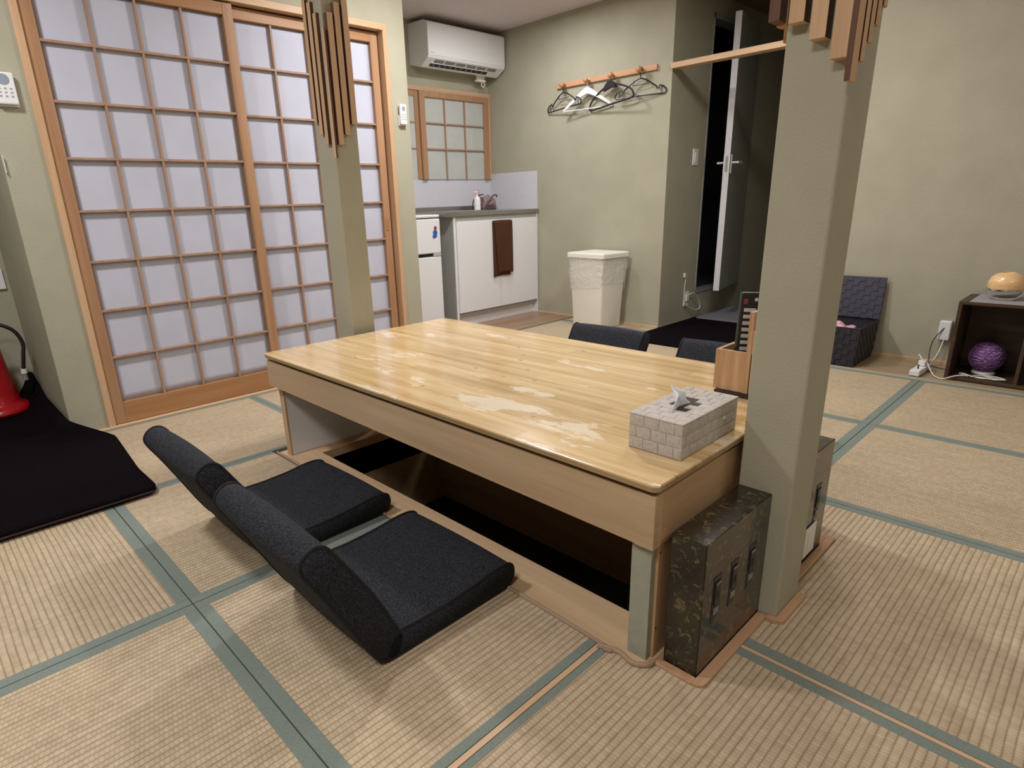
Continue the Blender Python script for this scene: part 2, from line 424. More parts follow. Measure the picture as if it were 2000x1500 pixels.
struct('wall_back', PLA, 'green plaster wall behind the viewer', 'wall', -3.45, 2.6, -3.1, -3, FB, CEIL)
struct('wall_east', PLA, 'green plaster wall at the right end of the room', 'wall', 2.6, 2.7, -3.1, YR+.1, FB, CEIL)
# door frame (trim) of the paper doors
fr = thing('trim_1', 'pale pine frame around the large sliding paper doors', 'door frame', (S, .5, 0), kind='structure')
MB().box(S-.1, S+.008, jy0, -.357, 0, jt, .002).build('jamb', LIGHTZ, fr)
MB().box(S-.1, S+.008, 1.309, jy1, 0, jt, .002).build('jamb', LIGHTZ, fr)
MB().box(S-.1, S+.008, -.357, 1.309, 1.845, jt, .002).build('head_rail', LIGHTY, fr)
MB().box(S-.1, S+.022, -.53, 1.462, -.03, .006, .002).build('sill', LIGHTY, fr)
# sliding doors
LATT = wood('lattice_pine', (.33, .195, .13), (.45, .29, .20), 'z', .5)
def shoji(name, label, x1, y0, y1, z0, z1, sw, rb, rtp, nv, hz, paper, pm, bw=.010):
    d = thing(name, label, 'sliding door', (x1-.015, (y0+y1)/2, z0), kind='structure')
    x0 = x1-.03
    MB().box(x0, x1, y0, y0+sw, z0, z1, .002).build('stile', FRAME, d)
    MB().box(x0, x1, y1-sw, y1, z0, z1, .002).build('stile', FRAME, d)
    MB().box(x0, x1, y0+sw, y1-sw, z0, z0+rb, .002).build('bottom_rail', FRAMEY, d)
    MB().box(x0, x1, y0+sw, y1-sw, z1-rtp, z1, .002).build('top_rail', FRAMEY, d)
    lat = MB(); a, b = y0+sw, y1-sw
    for k in range(1, nv):
        y = a+(b-a)*k/nv; lat.box(x1-.021, x1-.004, y-bw/2, y+bw/2, z0+rb, z1-rtp, .001)
    for z in hz: lat.box(x1-.020, x1-.003, a, b, z-bw/2, z+bw/2, .001)
    lat.build('lattice', LATT, d)
    # paper: slightly slack between the bars
    pp = MB()
    pp.grid(lambda u, v: Vector((x1-.023+.0012*sin(u*nv*pi)*sin(v*8*pi), a+(b-a)*u, z0+rb+(z1-rtp-z0-rb)*v)), 24, 48)
    pp.build(paper, pm, d, solid=.0006)
    return d
HZ = [1.591, 1.374, 1.160, .951, .741, .528, .317]
d1 = shoji('door_1', 'left sliding paper door, fully visible, in front of its neighbour', S-.004, -.355, .480, .008, 1.838, .047, .098, .05, 4, HZ, 'paper', PAPER)
d2 = shoji('door_2', 'right sliding paper door, partly hidden behind the far pillar', S-.038, .440, 1.300, .008, 1.838, .047, .098, .05, 4, HZ, 'paper', PAPER)
MB().box(S-.0375, S-.0355, 1.262, 1.285, .79, .86, .0008).build('finger_pull', FRAMEY, d2)
# kitchen window
wn_ = thing('window_1', 'small papered sliding window above the kitchen counter', 'window', (K, 2.6, 1.17), kind='structure')
MB().box(K, K+.02, 2.1, YH-.0, 1.765, 1.797, .002).build('window_head', LIGHTY, wn_)
MB().box(K, K+.02, 3.040, YH-.002, 1.12, 1.765, .002).build('window_jamb', LIGHTZ, wn_)
MB().box(K, K+.010, 2.262, 2.31, 1.12, 1.765, .001).box(K, K+.010, 1.9, 2.262, 1.723, 1.765, .001).box(K, K+.009, 1.9, 2.262, 1.534, 1.544).box(K, K+.009, 1.9, 2.262, 1.344, 1.354).build('rear_sash', FRAME, wn_)
MB().box(K, K+.003, 1.9, 2.262, 1.12, 1.725).build('rear_pane', DPAPER, wn_)
f_ = MB(); 
f_.box(K+.012, K+.03, 2.300, 2.352, 1.12, 1.765, .002); f_.box(K+.012, K+.03, 2.985, 3.04, 1.12, 1.765, .002); f_.box(K+.012, K+.03, 2.35, 2.99, 1.723, 1.765, .002)
f_.build('sash_frame', FRAME, wn_)
f_ = MB()
for y in (2.555, 2.77): f_.box(K+.014, K+.026, y-.005, y+.005, 1.12, 1.723)
for z in (1.539, 1.349): f_.box(K+.014, K+.027, 2.35, 2.99, z-.005, z+.005)
f_.build('lattice', LATT, wn_)
MB().box(K+.004, K+.012, 2.35, 2.99, 1.12, 1.73).build('pane', DPAPER, wn_)
# baseboards
struct('baseboard_hanger', LIGHTX, 'thin pale wood strip at foot of the peg rail wall', 'baseboard', -3.0, XC, YH-.014, YH, -.03, .012, bev=.002)
struct('baseboard_right', LIGHTX, 'thin pale wood strip at foot of the right wall', 'baseboard', XR, 2.6, YR-.014, YR, -.03, .016, bev=.002)
# beam across the hall opening
bm_ = thing('trim_2', 'grooved pale wood beam across the hall opening', 'beam', (-1.3, 3.07, 1.73), kind='structure')
MB().box(XC, XR, 3.045, 3.072, 1.722, 1.755, .001).build('front_rail', LIGHTX, bm_)
MB().box(XC, XR, 3.082, 3.125, 1.722, 1.755, .001).build('rear_rail', LIGHTX, bm_)
MB().box(XC, XR, 3.068, 3.086, 1.74, 1.755).build('groove', FRAME, bm_)

# ============================================================ TATAMI
grp = 'woven floor mats'
def mat(x0, x1, y0, y1, label, ax='y', b=(.028, .028, .028, .028), bm=None, z=0.0):
    g = .0012
    x0 += g; x1 -= g; y0 += g; y1 -= g
    t = thing('tatami_mat', label, 'floor mat', ((x0+x1)/2, (y0+y1)/2, FB), group=grp)
    MB().box(x0+b[0], x1-b[1], y0+b[2], y1-b[3], FB, z-.0006).build('rush_surface', TAT_Y if ax == 'y' else TAT_X, t)
    bo = MB()
    if b[0]: bo.box(x0, x0+b[0], y0, y1, FB, z, .0012)
    if b[1]: bo.box(x1-b[1], x1, y0, y1, FB, z, .0012)
    if b[2]: bo.box(x0+b[0], x1-b[1], y0, y0+b[2], FB, z, .0012)
    if b[3]: bo.box(x0+b[0], x1-b[1], y1-b[3], y1, FB, z, .0012)
    bo.build('cloth_border', bm or BORDER, t)
X0, X1, X2, X3, X4 = -2.553, -1.739, -.932, -.121, -.108
Y0, Y1, Y2 = -.585, .006, .208
mat(X2, X3, Y0, Y1, 'tatami mat directly under the nearest floor chair', 'y', (.029, .021, .029, 0))
mat(X1, X2, Y0, Y1, 'tatami mat under the second floor chair left of the nearest', 'y', (.024, .029, .029, 0))
mat(X2, X3, Y0-.81, Y0, 'tatami mat at the bottom edge, in front of the nearest chair', 'y', (.029, .021, .029, .029))
mat(X1, X2, Y0-.81, Y0, 'tatami mat at lower left beside the black rug', 'x', (.029, .029, .029, .029))
mat(X4, .75, -.62, .203, 'tatami mat at bottom centre in front of the marble box', 'y', (.017, 0, .03, .025))
mat(.75, 2.5, -.62, .203, 'tatami mat at right beyond the bottom edge', 'y', (.0, 0.03, .03, .025))
mat(X4, 1.5, -2.9, -.62, 'tatami mats beneath the viewer', 'x')
mat(1.5, 2.6, -2.9, -.62, 'tatami mats behind the viewer at right', 'x')
t = thing('tatami_mat', 'tatami mat right of the near pillar', 'floor mat', (.8, .62, FB), group=grp)
MB().prism([(.109, .243), (1.49, .243), (1.49, 1.004), (-.05, 1.004), (-.05, .886), (-.001, .886), (-.001, .802), (.109, .802)], 'z', FB, -.0006).build('rush_surface', TAT_Y, t)
MB().box(.109, 1.519, .2142, .243, FB, 0, .0012).box(-.05, 1.519, 1.004, 1.0325, FB, 0, .0012).box(1.49, 1.519, .243, 1.004, FB, 0, .0012).build('cloth_border', BORDER, t)
mat(-.10, 1.52, 1.0335, 1.855, 'large tatami mat between two border lines right of the pillar', 'x', (.03, .03, .026, .026))
mat(-.10, 1.52, 1.855, 2.70, 'large tatami mat in front of the crate shelf', 'x', (.03, .03, .026, .028))
mat(1.52, 2.6, .213, 2.70, 'tatami mat along the right end of the room', 'x')
mat(-.91, -.10, 1.855, 2.70, 'tatami mat in front of the dark basket', 'x', (.03, .03, .026, .028))
mat(-.91, -.10, .885, 1.855, 'tatami mat behind the table at right, under the far right chair', 'x', (.03, .03, .0, .026))
mat(-1.739, -.91, .885, 1.855, 'tatami mat behind the table under the far left chair', 'x', (.028, .028, .0, .028))
mat(-1.739, -.91, 1.855, 2.70, 'tatami mat behind the far chairs in front of the hall rug', 'x', (0, .028, .028, .028))
mat(-2.6, -1.739, 1.09, 1.9, 'tatami mat behind the table near the paper doors', 'x', (.02, .0, .028, .0))
mat(-2.6, -1.739, 1.9, 2.9, 'tatami mat in front of the white waste bin', 'x', (.02, .0, .0, .028))
mat(-2.6, XC, 2.9, 3.056, 'narrow tatami strip along the peg rail wall', 'x', (.02, 0, .028, 0))
mat(X0, X1, .275, 1.09, 'tatami mat along the doors, hidden behind the table end', 'x', (.02, .0, .022, .028))
mat(X0, X1, -.535, .275, 'tatami mat in front of the left paper door', 'y', (.022, .024, .028, .022))
mat(X0, X1, -1.395, -.535, 'tatami mat beneath the black rug', 'y')
mat(-3.33, X0, -1.6, -.535, 'tatami mat in the recess beneath the extinguisher', 'y', (0, 0, .02, 0))
mat(-3.33, X0, -2.9, -1.6, 'tatami mat at the left out of view', 'y')
mat(X0, X4, -2.9, -1.397, 'tatami mats at bottom left beyond the view', 'x')
box('trim_3', LIGHTY, None, X3+.0005, X4-.0005, -.62, 0, FB, -.0005)
tag(bpy.data.objects['trim_3'], 'thin pale wood filler strip between two mat borders at bottom centre', 'floor strip', kind='structure')
box('trim_4', LIGHTX, None, .085, 2.5, .2035, .2125, FB, -.0005)
tag(bpy.data.objects['trim_4'], 'thin pale wood filler strip between mat borders at lower right', 'floor strip', kind='structure')
# tan board strip along right wall, hall floor, kitchen floor
struct('trim_5', TANB, 'tan floor board strip along the foot of the right wall', 'floor board', XR, 2.6, 2.705, YR-.014, FB, -.001)
struct('trim_6', BORDER_OLD, 'faded cloth border edging the tan floor strip', 'floor edging', XR, 2.6, 2.7, 2.74, -.02, .001)
struct('trim_7', TANB, 'dark hall floor boards', 'floor board', XC, XR, 2.70, 5.2, FB, -.002)
struct('trim_8', FLOORW, 'brown wooden floor in front of the kitchen cabinet', 'floor board', K, -2.602, 1.462, YH-.001, FB, .004)

# ============================================================ SUNKEN PIT + TABLE
pc = thing('trim_9', 'cedar board curb around the sunken leg well', 'floor curb', (-.85, .44, FB), kind='structure')
MB().box(-1.70, -.002, .0095, py0, FB, .002, .002).build('near_board', CURB, pc)
MB().box(-1.70, -.002, py1, .884, FB, .002, .002).build('far_board', CURB, pc)
MB().box(-1.70, px0, py0, py1, FB, .002, .002).build('left_board', APRY, pc)
MB().box(px1, -.002, py0, py1, FB, .002, .002).build('right_board', APRY, pc)
rl = [Vector((-1.70, .012, .003)), Vector((-.9, .012, .003)), Vector((-.16, .002, .003)), Vector((-.10, -.012, .003))]
MB().tube(smoothpts(rl, 6), .005, 8).build('edge_moulding', MUD, pc)
wl = MB(); D = -.42
wl.box(px0-.03, px0, py0-.03, py1+.03, D, FB); wl.box(px1, px1+.03, py0-.03, py1+.03, D, FB)
wl.box(px0, px1, py0-.03, py0, D, FB); wl.box(px0, px1, py1, py1+.03, D, FB)
wl.build('pit_wall', PITW, pc)
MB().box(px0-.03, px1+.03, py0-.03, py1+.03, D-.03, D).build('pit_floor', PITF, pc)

tb = thing('low_table', 'low pine table with glossy laminated top over a sunken well', 'table', (-.84, .44, 0))
H = .420; TH = .015
# top: rounded corners
def rrect(x0, x1, y0, y1, r, n=6):
    P = []
    for cx, cy, a0 in ((x1-r, y0+r, -90), (x1-r, y1-r, 0), (x0+r, y1-r, 90), (x0+r, y0+r, 180)):
        for k in range(n+1):
            a = R(a0+90*k/n); P.append((cx+r*cos(a), cy+r*sin(a)))
    return P
def slab(x0, x1, y0, y1, z0, z1, r, bev=.0015):
    P = rrect(x0, x1, y0, y1, r); Q = rrect(x0+bev, x1-bev, y0+bev, y1-bev, max(r-bev, .0005)); m = MB()
    m.loft([[(p[0], p[1], z0) for p in P], [(p[0], p[1], z1-bev) for p in P], [(q[0], q[1], z1) for q in Q]]); return m
slab(-1.671, .002, -.0, .893, H-.005, H, .016, .001).build('table_top', TOPM, tb)
slab(-1.6708, .0018, .0002, .8928, H-TH, H-.0045, .016, .0003).build('top_edge', EDGE, tb)
AZ0, AZ1 = .290, .3925
def apron_face():
    m = MB()
    # drops slightly towards the right end, as in the photo
    for (ya, yb) in ((.009, .036), (.857, .884)):
        m.prism([(-1.678, .293), (-.006, .278), (-.006, AZ1), (-1.668, AZ1)], 'y', ya, yb)
    return m
apron_face().build('apron', APR, tb)
MB().box(-.032, -.0055, .010, .883, .277, AZ1, .001).build('end_apron', APRY, tb)
MB().box(-.046, -.0048, .0080, .0375, .2765, AZ1+.0005, .001).build('corner_block', APR, tb)
for y, z in ((.0225, .380), (.0225, .335), (.0225, .292), (.035, .382), (.035, .29)): MB().lathe([(0, 0), (.0012, 0), (.001, .0006), (0, .0007)], (-.0052, y, z), 8, 'x').build('nail_head', STEEL, tb)
MB().box(-1.64, -.04, .05, .84, .388, H-TH-.0005).build('gap_backing', PITW, tb)  # unseen board added to keep the gap under the top dark
MB().box(-1.672, -1.652, .040, .855, .293, AZ1, .001).build('end_apron', APRY, tb)
MB().box(-.060, -.014, .022, .040, .002, .278, .001).build('leg_facing', GREENP, tb, label='grey green painted face of the front leg')
MB().box(-.060, -.0085, .040, .110, .002, .277, .001).build('leg', LIGHTZ, tb)
MB().box(-.060, -.0085, .83, .87, .002, .277, .001).build('leg', LIGHTZ, tb)
for z in (.255, .075): MB().lathe([(0, 0), (.0022, 0), (.0022, .001), (0, .0012)], (-.0085, .045, z), 10, 'x').build('nail_head', BLACKP, tb)
MB().box(-1.655, -1.628, .042, .415, .002, .291, .001).build('side_panel', GREYW if 0 else WHITE2, tb, label='white faced panel carrying the left end')
MB().box(-1.659, -1.626, .036, .043, .002, .291, .001).build('panel_edge', LIGHTZ, tb)
MB().box(-1.655, -1.628, .53, .86, .002, .291, .001).build('side_panel', WHITE2, tb)

# ============================================================ PILLARS
SLATSIDE = wood('dark_brown_slat_side', (.085, .035, .022), (.14, .065, .04), 'z', .5)
def pillar(label, x0, x1, y0, y1, fs, rs, loc, zb=0.0, extra=None, dp=.028):
    p = thing('pillar', label, 'pillar', loc)
    MB().box(x0, x1, y0, y1, zb, CEIL, .004).build('shaft', PLA, p)
    def slat(*a):
        o = MB().box(*a).build('wooden_slat', LIGHTZ, p); return o
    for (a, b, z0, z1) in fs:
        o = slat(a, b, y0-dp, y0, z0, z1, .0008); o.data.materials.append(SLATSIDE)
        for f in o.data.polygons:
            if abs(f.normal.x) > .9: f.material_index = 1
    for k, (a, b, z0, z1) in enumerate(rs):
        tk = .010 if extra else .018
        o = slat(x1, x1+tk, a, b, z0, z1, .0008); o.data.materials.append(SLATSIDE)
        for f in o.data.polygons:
            if (abs(f.normal.y) > .9 if (k or extra) else abs(f.normal.x) > .9): f.material_index = 1  # side faces darkened; between these slats the brown also paints shadow gaps
    if extra: extra(p)
    return p
def ex(p):
    for a, z in ((.340, 1.22), (.375, 1.20), (.41, 1.18), (.445, 1.215)):
        MB().box(-.009, .009, a, a+.024, z, 1.68, .0012).build('wooden_slat', PEG, p)
pr = pillar('green plaster pillar at the near right end of the table', .009, .1253, .343, .4735,
       [(.022, .0485, 1.216, 1.66), (.060, .087, 1.184, 1.63), (.098, .125, 1.148, 1.60)],
       [(.314, .344, 1.110, 1.56), (.352, .372, 1.144, 1.60), (.379, .400, 1.177, 1.63), (.407, .428, 1.207, 1.66), (.436, .456, 1.24, 1.69)], (.067, .408, 0), 0, ex)
MB().box(-.012, .008, .310, .343, 1.224, 1.69, .0012).build('wooden_slat', SLATSIDE, pr, label='dark brown corner slat')
pillar('green plaster pillar beyond the far left end of the table', -1.836, -1.703, .418, .527,
       [(-1.815, -1.793, 1.250, 1.70), (-1.780, -1.757, 1.205, 1.655), (-1.745, -1.722, 1.165, 1.613)],
       [(.4095, .4175, 1.115, 1.560), (.428, .452, 1.163, 1.611), (.460, .484, 1.20, 1.648), (.494, .519, 1.24, 1.69)], (-1.77, .47, 0), dp=.014)
# floor trims around boxes and pillar
t_ = thing('trim_10', 'orange wooden floor moulding around the marble boxes and near pillar', 'floor trim', (.1, .3, 0), kind='structure')
MB().box(.0, .087, .027, .0485, FB, .006, .003).build('moulding', TRIM, t_)
MB().prism([(.087, .027), (.098, .029), (.108, .038), (.109, .050), (.109, .340), (.087, .340)], 'z', FB, .006).build('moulding', TRIM, t_)
MB().prism([(.109, .327), (.127, .325), (.146, .338), (.146, .475), (.1265, .475), (.1265, .342), (.109, .342)], 'z', FB, .008).build('moulding', TRIM, t_)
MB().box(.0865, .108, .48, .80, FB, .008, .003).build('moulding', TRIM, t_)
MB().box(-.002, .0865, .0485, .80, FB, .0005).build('base_board', TRIM, t_)
MB().tube(smoothpts([(-.115, -.010, .002), (-.07, .004, .004), (-.03, -.004, .004), (-.004, .012, .004), (.0, .03, .004)], 6), .006, 8).build('moulding', MUD, t_)

# ============================================================ MARBLE SOCKET BOXES
def sbox(label, y0, y1, h, slots, tilt=0):
    b = thing('outlet_box', label, 'outlet box', (.05, (y0+y1)/2, 0))
    x0, x1 = .0115, .0855
    MB().box(x0, x1-.002, y0, y1, .001, h, .0008).build('body', MARB, b)
    MB().box(x1-.0018, x1, y0+.0006, y1-.0006, .0015, h-.0006, .0005).build('front_panel', MARB, b)
    for s in slots:
        P = [(s, .218), (s+.034, .216)]
        for k in range(7):
            a = -R(90)*k/6; P.append((s+.034-.030*(1-cos(a)), .140+.028*sin(a)))
        P.append((s, .110))
        m = MB(); m.prism(P, 'x', x1-.001, x1+.0008); m.build('recess', BLACKP, b)
        cy, cz = s+.017, .168
        sk = MB(); sk.box(x1+.0005, x1+.003, s+.006, s+.028, .150, .204, .0015)
        so = sk.build('socket', BLACKP, b)
        MB().box(x1+.0028, x1+.004, s+.008, s+.026, .198, .202).build('label_bar', GREYP, so)
        MB().box(x1+.0028, x1+.0036, s+.013, s+.016, .163, .180).build('pin_slot', BLACKP, so)
        MB().box(x1+.0028, x1+.0036, s+.019, s+.022, .163, .180).build('pin_slot', BLACKP, so)
        MB().box(x1+.0005, x1+.003, s+.008, s+.027, .128, .142, .001).build('chrome_tab', GREYP, so)
    return b
sbox('black marble patterned outlet box between table leg and near pillar', .0495, .342, .307, (.090, .165, .250))
b2 = sbox('black marble patterned outlet box on the far side of the near pillar', .4745, .738, .318, (.50, .572, .645))
pl = thing('socket_plate', 'white plastic outlet plate low on the far marble box', 'socket plate', (.088, .635, .06))
MB().box(.0862, .0905, .596, .672, .022, .108, .003).build('plate', WHITE, pl)
MB().box(.0903, .0915, .618, .650, .045, .088, .001).build('insert', OFFW, pl)

# ============================================================ FLOOR CHAIRS
def chair():
    t = thing('floor_chair', '', 'floor chair', (0, 0, 0), True, 'legless floor chairs')
    # local: x across 0..W, y = 0 at the front edge going negative to the back
    W = .405
    seatP = [(-.015, .006), (.004, .016), (.012, .036), (.006, .060), (-.018, .070), (-.06, .071), (-.13, .063), (-.22, .058), (-.30, .060), (-.345, .062), (-.372, .045), (-.378, .018), (-.355, .003), (-.20, .002), (-.08, .001)]
    backP = [(-.366, .004), (-.398, .020), (-.428, .070), (-.456, .128), (-.486, .190), (-.514, .246), (-.537, .288), (-.543, .312), (-.530, .332), (-.508, .340), (-.488, .332), (-.472, .310), (-.450, .272), (-.420, .222), (-.392, .170), (-.366, .112), (-.346, .066), (-.335, .052), (-.345, .015)]
    def cushion(P, name, crown):
        sp = smoothpts([(p[0], p[1], 0) for p in P], 4, True)
        cx = sum(p.x for p in sp)/len(sp); cy = sum(p.y for p in sp)/len(sp)
        rings = []
        st = [(0, .93), (.004, .975), (.010, 1.0)]
        xs = [(a, b) for a, b in st]+[(W*f, 1.0) for f in (.12, .3, .5, .7, .88)]+[(W-a, b) for a, b in reversed(st)]
        for x, s in xs:
            f = 1-abs(x/W-.5)*2; cr = crown*(1-(1-f)**2)
            ring = []
            for i, p in enumerate(sp):
                a, b = sp[i-1], sp[(i+1) % len(sp)]; n = Vector((b.y-a.y, -(b.x-a.x), 0)).normalized()
                off = -(1-s)*.05+cr
                if p.y < .01: off = min(off, 0)
                q = p+n*off
                ring.append((x, q.x, max(q.y, .0008)))
            rings.append(ring)
        m = MB(); m.loft(rings); m.smooth = True
        return m.build(name, CHAR, t, angle=75)
    # polygon orientation: make sure outward offsets really go outward
    def orient(P):
        A = sum(P[i-1][0]*P[i][1]-P[i][0]*P[i-1][1] for i in range(len(P)))
        return P if A > 0 else list(reversed(P))
    seatP = orient(seatP); backP = orient(backP)
    s = cushion(seatP, 'seat', .004); b = cushion(backP, 'backrest', .006)
    for P, par in ((seatP, s), (backP, b)):
        for x in (.004, W-.004):
            pts = [(x, p.x, max(p.y, .003)) for p in smoothpts([(q[0], q[1], 0) for q in P], 4, True)]
            MB().tube(pts, .0042, 6, closed=True).build('piping', PIPE, par)
    # seam where the head part of the back folds
    MB().tube([(.004+i*(W-.008)/8, -.366, .108) for i in range(9)], .002, 5).build('fold_seam', PIPE, b)
    return t
C0 = chair()
C0.location = (-.806, .016, 0.001)
C0['label'] = 'charcoal legless floor chair nearest the viewer'
C1 = copy_tree(C0); C1.location = (-1.362, .022, 0.001); C1.rotation_euler.z = R(.8)
C1['label'] = 'charcoal legless floor chair between the near one and the paper doors'
C2 = copy_tree(C0); C2.location = (-.945, .975, .001); C2.rotation_euler.z = R(180)
C2['label'] = 'charcoal floor chair across the table in front of the waste bin, only its back showing'
C3 = copy_tree(C0); C3.location = (-.355, .975, .001); C3.rotation_euler.z = R(180)
C3['label'] = 'charcoal floor chair across the table partly hidden by the remote holder'

# ============================================================ ON THE TABLE
# woven tissue box
tx0, tx1, ty0, ty1 = -.150, -.026, .133, .378
th = thing('tissue_box', 'grey woven strap tissue box cover on the table corner', 'tissue box', (-.088, .255, H))
MB().box(tx0+.002, tx1-.002, ty0+.002, ty1-.002, H+.0005, H+.077).build('core', STRAPD, th)
def patches(nc, nv, P, nrm, name, skip=None):
    m = MB()
    for j in range(nv):
        u0 = -(j % 2)*.5/nc
        while u0 < .999:
            a, b = max(0, u0), min(1, u0+1/nc); u0 += 1/nc
            if b-a < .02: continue
            v0, v1 = j/nv, (j+1)/nv
            if skip and skip((a+b)/2, (v0+v1)/2): continue
            A = [P(a, v0), P(b, v0), P(b, v1), P(a, v1)]; c = sum(A, Vector())/4
            rings = []
            for sc_, h_ in ((.995, 0), (.985, .0010), (.93, .0020), (.6, .0030)):
                rings.append([c+(q-c)*sc_+nrm*h_ for q in A])
            m.loft(rings)
    m.smooth = True
    return m.build(name, STRAP, th, angle=30)
Z0, Z1 = H+.001, H+.0775
patches(3.5, 3, lambda u, v: Vector((tx0+(tx1-tx0)*u, ty0+.002, Z0+(Z1-Z0)*v)), Vector((0, -1, 0)), 'woven_side')
patches(7, 3, lambda u, v: Vector((tx1-.002, ty0+(ty1-ty0)*u, Z0+(Z1-Z0)*v)), Vector((1, 0, 0)), 'woven_side')
patches(3.5, 3, lambda u, v: Vector((tx0+(tx1-tx0)*u, ty1-.002, Z0+(Z1-Z0)*v)), Vector((0, 1, 0)), 'woven_side')
patches(7, 3, lambda u, v: Vector((tx0+.002, ty0+(ty1-ty0)*u, Z0+(Z1-Z0)*v)), Vector((-1, 0, 0)), 'woven_side')
patches(3.5, 10, lambda u, v: Vector((tx0+(tx1-tx0)*u, ty0+(ty1-ty0)*v, Z1)), Vector((0, 0, 1)), 'woven_lid', lambda u, v: abs(u-.5) < .12 and .34 < v < .66)
e_ = MB()
for a in (((tx0, ty0), (tx1, ty0)), ((tx1, ty0), (tx1, ty1)), ((tx1, ty1), (tx0, ty1)), ((tx0, ty1), (tx0, ty0))):
    e_.tube([(a[0][0], a[0][1], Z1+.0005), (a[1][0], a[1][1], Z1+.0005)], .0014, 6)
e_.build('binding', STRAP, th)
MB().lathe([(0, .006), (.004, .005), (.0055, .002), (.0055, 0), (0, -.001)], (tx1+.0005, .312, H+.046), 14, 'x').build('button', STRAP, th)
ts = MB()
def tf(u, v):
    a = (u-.5)*.085; h = v*.048*(1-.9*abs(u-.32)); 
    return Vector((-.088+.010*sin(u*9+v*2)*(.3+v)-.006*v, .232+a*(1-.55*v), H+.078+h))
ts.grid(tf, 16, 10)
tag(ts.build('tissue', TISSUE, solid=.0008), 'white tissue sticking up from the woven tissue box', 'tissue')
# wooden remote holder
rh = thing('remote_holder', 'pine desk holder for remotes behind the near pillar', 'remote holder', (-.1, .66, H))
hx0, hx1, hy0, hy1 = -.198, -.004, .612, .735; hz = .541
HOLD = wood('holder_pine', (.40, .22, .11), (.68, .46, .28), 'z', .45, 1.6)
MB().box(hx0, -.100, hy0, hy0+.010, H+.012, hz, .001).build('front_board', HOLD, rh)
MB().box(hx0, -.100, hy1-.010, hy1, H+.012, hz, .001).build('rear_board', LIGHTZ, rh)
MB().box(hx0, hx0+.010, hy0+.01, hy1-.01, H+.012, hz, .001).build('side_board', HOLD, rh)
MB().box(-.116, -.104, hy0-.002, hy1+.002, H+.012, .648, .001).build('divider_board', HOLD, rh)
MB().box(-.104, hx1, hy0+.0, hy0+.010, H+.012, .60, .001).build('front_board', LIGHTZ, rh)
MB().box(-.104, hx1, hy1-.010, hy1, H+.012, .60, .001).build('rear_board', LIGHTZ, rh)
MB().box(hx1-.01, hx1, hy0+.01, hy1-.01, H+.012, .60, .001).build('side_board', LIGHTZ, rh)
MB().box(hx0+.01, hx1-.01, hy0+.01, hy1-.01, H+.012, H+.022).build('bottom_board', LIGHTX, rh)
DARKLAYER = simple('dark_layer_colour', (.03, .018, .018), .4)
mn = thing('dark_layer', 'thin dark folder under the pine remote holder', 'layer', (-.1, .67, H))
MB().box(-.19, -.006, .603, .745, H+.0005, H+.0115, .001).build('cover', DARKLAYER, mn)  # added layer, coloured dark for the thin line and shadow below the holder
rc = thing('remote_control', 'black television remote standing upright in the pine holder', 'remote control', (-.150, .655, H+.024), True)
def rcx(m): return m
MB().box(-.018, .030, -.010, .010, 0, .245, .004).build('body', BLACKP, rc)
bt = MB()
for k in range(8): bt.box(-.009, .021, -.0125, -.0095, .075+k*.0170, .0845+k*.0170, .0008)
bt.build('buttons', BUTTON, rc)
MB().box(-.012, -.001, -.0125, -.0095, .214, .228, .001).build('power_button', REDB, rc)
MB().lathe([(0, -.0130), (.004, -.0125), (.005, -.010), (0, -.009)], (.020, 0, .226), 14, 'y').build('round_button', BUTTON, rc)
rc.rotation_euler = (R(-3), R(2), R(38))

# ============================================================ LEFT SIDE
rg = MB()
# black rug with a soft bulging edge that rides up the wall corner
def rugf(u, v):
    x = -3.32+(3.32-1.672)*u
    yb = -.442 if x > -1.9 else -.442+.036*min(1, (-1.9-x)/.45)
    lift = 0
    if x < -2.38: t = min(1, (-2.38-x)/.16); t = t*t*(3-2*t); yb = -.405-t*.128-.010*t; lift = .085*t
    y0 = -1.9
    y = y0+(yb-y0)*v
    z = .016+.004*sin(x*3.1)*v
    if v > .92: z += ((v-.92)/.08)**1.5*(lift+max(0, (-3.05-x))*.25)
    if x > -1.75 and v > .96: pass
    if u > .985: y = min(y, yb-.012*(u-.985)/.015)
    return Vector((x, y, z))
rg.grid(rugf, 60, 40)
rug = thing('black_rug', 'large black rug on the floor at the left edge', 'rug', (-2.4, -1.1, 0))
rg.build('pile', RUG, rug, solid=.020)
MB().tube([rugf(1, v/12)+Vector((.003, 0, -.004)) for v in range(13)], .0035, 6).build('stitched_edge', RUGE, rug)
# extinguisher
ex_ = thing('fire_extinguisher', 'red fire extinguisher with flared stand on the black rug', 'fire extinguisher', (-3.155, -.715, .034), True)
MB().lathe([(0, 0), (.124, 0), (.130, .010), (.128, .022), (.118, .034), (.100, .040), (.090, .055), (.085, .10), (.072, .22), (.062, .33), (.052, .36), (.03, .372), (0, .375)], n=48).build('body', RED, ex_)
MB().lathe([(0, .385), (.022, .385), (.022, .42), (.014, .43), (0, .43)], n=20).build('valve', STEEL, ex_)
MB().box(-.01, .09, -.010, .010, .43, .445, .003).build('handle', BLACKP, ex_)
hs = MB().tube(smoothpts([(.02, 0, .40), (.04, .06, .43), (.055, .125, .395), (.062, .150, .33), (.066, .140, .27), (.066, .128, .21), (.066, .125, .17)], 8), .0085, 10).build('hose', BLACKP, ex_)
MB().tube([(.066, .127, .205), (.066, .125, .182)], .013, 12).build('clip', WHITE, hs)
MB().tube([(.066, .125, .182), (.066, .124, .150)], [.009, .013], 12).build('nozzle', GREYP, hs)
